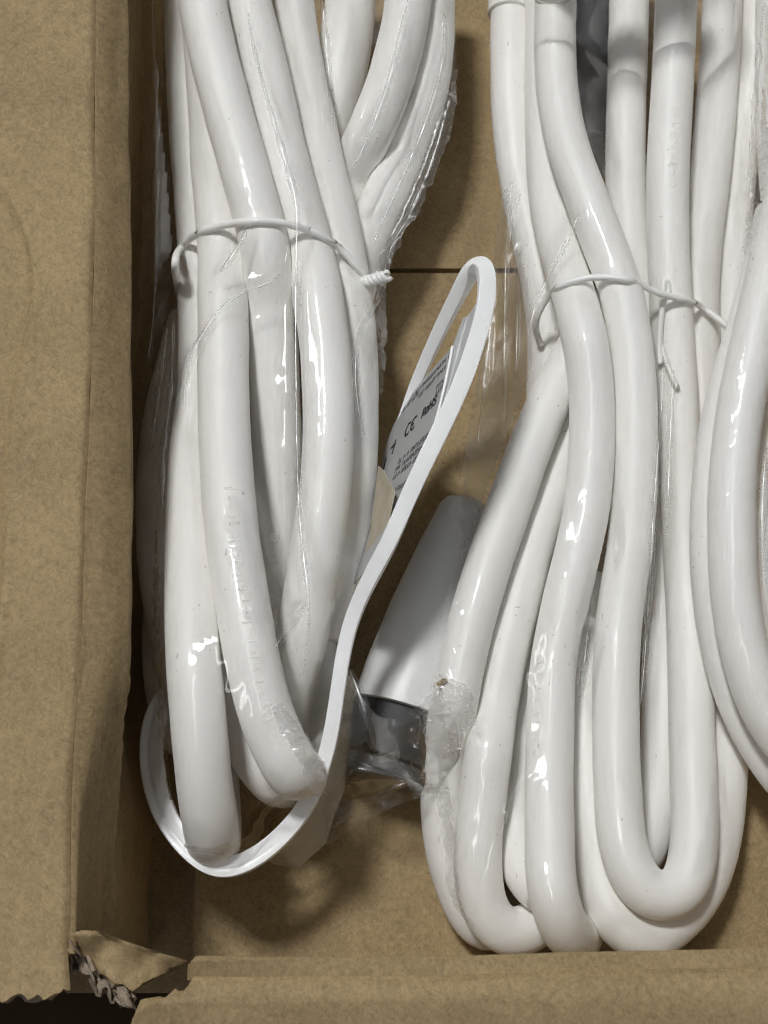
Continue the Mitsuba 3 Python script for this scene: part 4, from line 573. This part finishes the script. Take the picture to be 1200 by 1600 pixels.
for m_, u, v in [(meshkit.text_mesh('RoHS', 1.9, .05, True), .68, .30), (ce(2.9), .40, .315), (trimesh.creation.box([2.4, .6, .05]), .20, .29), (trimesh.creation.box([.6, 3.0, .05]), .22, .30), (trimesh.creation.box([.7, 3.2, .05]), .10, .36), (trimesh.creation.box([1.6, .7, .05]), .12, .42)]: ink.append(on_plate(m_, u, v))
for v, n_, u, h, sd in [(.07, 20, .22, 1.25, 1), (.13, 13, .48, 1.15, 2), (.10, 8, .10, 1.2, 9), (.215, 6, .86, 1.0, 7), (.25, 6, .88, 1.0, 17), (.45, 13, .44, 1.1, 3), (.49, 15, .42, 1.1, 4), (.53, 13, .44, 1.1, 5), (.63, 9, .45, 1.1, 6), (.68, 9, .42, 1.1, 8), (.73, 10, .42, 1.1, 18), (.82, 5, .5, 1.1, 19)]:
    small.append(on_plate(textline(n_, h, sd), u, v))
put(BAND + '__print', join(ink), 'black_ink'); put(BAND + '__small_print', join(small), 'grey_ink')

# ------------------------------------------------------------------ paper leaflet behind the band
def ribbon(a, b, key, crumple, seed):
    a, b = [np.stack([np.interp(np.linspace(0, 1, 60), np.linspace(0, 1, len(x)), np.array(x)[:, k]) for k in range(3)], 1) for x in (a, b)]; g = np.stack([a + (b - a) * k for k in np.linspace(0, 1, 14)], 1)
    g[..., 2] += crumple * (meshkit.fbm(g / 6, 3, seed) - .5); g[..., 0] += crumple * .6 * (meshkit.fbm(g / 5, 3, seed + 1) - .5)
    return put(key, plate(g, .15), 'cream_paper', smooth=50)
ribbon(PATHS['leaflet_low'], PATHS['leaflet_high'], 'paper_leaflet__sheet', 1.6, 70)
ribbon(PATHS['leaflet_top'], PATHS['leaflet_top_right'], 'paper_leaflet__upper_fold', .8, 75)
lab('paper_leaflet', 'folded cream paper leaflet tucked between the white band and the plug', 'paper')

# ------------------------------------------------------------------ the plug under the middle cable
pa, pb, pc, pd = np.array(PATHS['plug_axis']); ax_ = (pb - pa) / np.linalg.norm(pb - pa); ax_[2] = 0; ax_ /= np.linalg.norm(ax_)
def turn(prof, key, bsdf, squash=1.0):
    s_, r = np.array(prof).T; p = pb + ax_ * s_[:, None]
    t, n, b = upright(np.vstack([pb - ax_ * 50, pb + ax_ * 50])); n, b = n[0], b[0]; a = np.arange(56) * 2 * np.pi / 56
    v = p[:, None] + r[:, None, None] * (np.cos(a)[None, :, None] * n * squash + np.sin(a)[None, :, None] * b)
    m = trimesh.Trimesh(v.reshape(-1, 3), gridfaces(len(p), 56, True), process=False)
    return put(key, m, bsdf, smooth=30)
R_ = 10.2
turn([(-44, 0), (-44, 3.0), (-43.4, 4.4), (-42, 5.2), (-34, 6.7), (-20, 8.8), (-8, 9.9), (-1.2, R_), (-.2, R_), (0, R_ - .4), (0, 0)], 'power_plug__body', 'plug_white')
turn([(.05, 0), (.05, R_ - 1.0), (.5, R_ - .6), (9.5, R_ - 1.2), (10, R_ - 2.2), (10, 0)], 'power_plug__base', 'plug_grey')
turn([(10.05, 0), (10.05, R_ - 1.6), (10.5, R_ - .8), (12.4, R_ - .8), (13.3, R_ - 1.6), (13.6, R_ - 2.6), (13.6, 0)], 'power_plug__rim', 'plug_rim')
lab('power_plug', 'white round plug with a dark grey base lying under the loops of the middle cable', 'plug')
# its own thin bag
hp = np.full((nx, ny), -9.0)
for k in np.linspace(-5, 15, 22):
    splat(hp, np.array([pb + ax_ * k - np.cross(ax_, [0, 0, 1]) * 1e-3, pb + ax_ * (k + .7)]), 10.9 if k < 13 else 7)
zp, ip = drape(hp, FOLDS['plug'], jag(PATHS['bag_plug'], .3, 92), .5, 160, slope=.9, lift=.4)
film('plastic_sleeve', zp, ip, hp * 0 - 9, haze='veil_film')
for i, l in enumerate(FOLDS['plug']): pleat(zp, l, 'plastic_sleeve__fold', 1.3, 280 + i)
lab('plastic_sleeve', 'loose clear plastic sleeve over the grey base of the plug', 'plastic bag')

# ------------------------------------------------------------------ crumb of cardboard caught on the bag
q = np.array(PATHS['scrap'][0]); q[2] = zof(zr, q[None])[0] + .5
m_ = trimesh.creation.box([2.0, .75, .35]); m_.apply_transform(trimesh.transformations.euler_matrix(.1, .15, .6)); m_.apply_translation(q)
put('cardboard_crumb', m_, 'kraft'); lab('cardboard_crumb', 'tiny brown crumb lying on the crumpled corner of the middle bag', 'scrap')
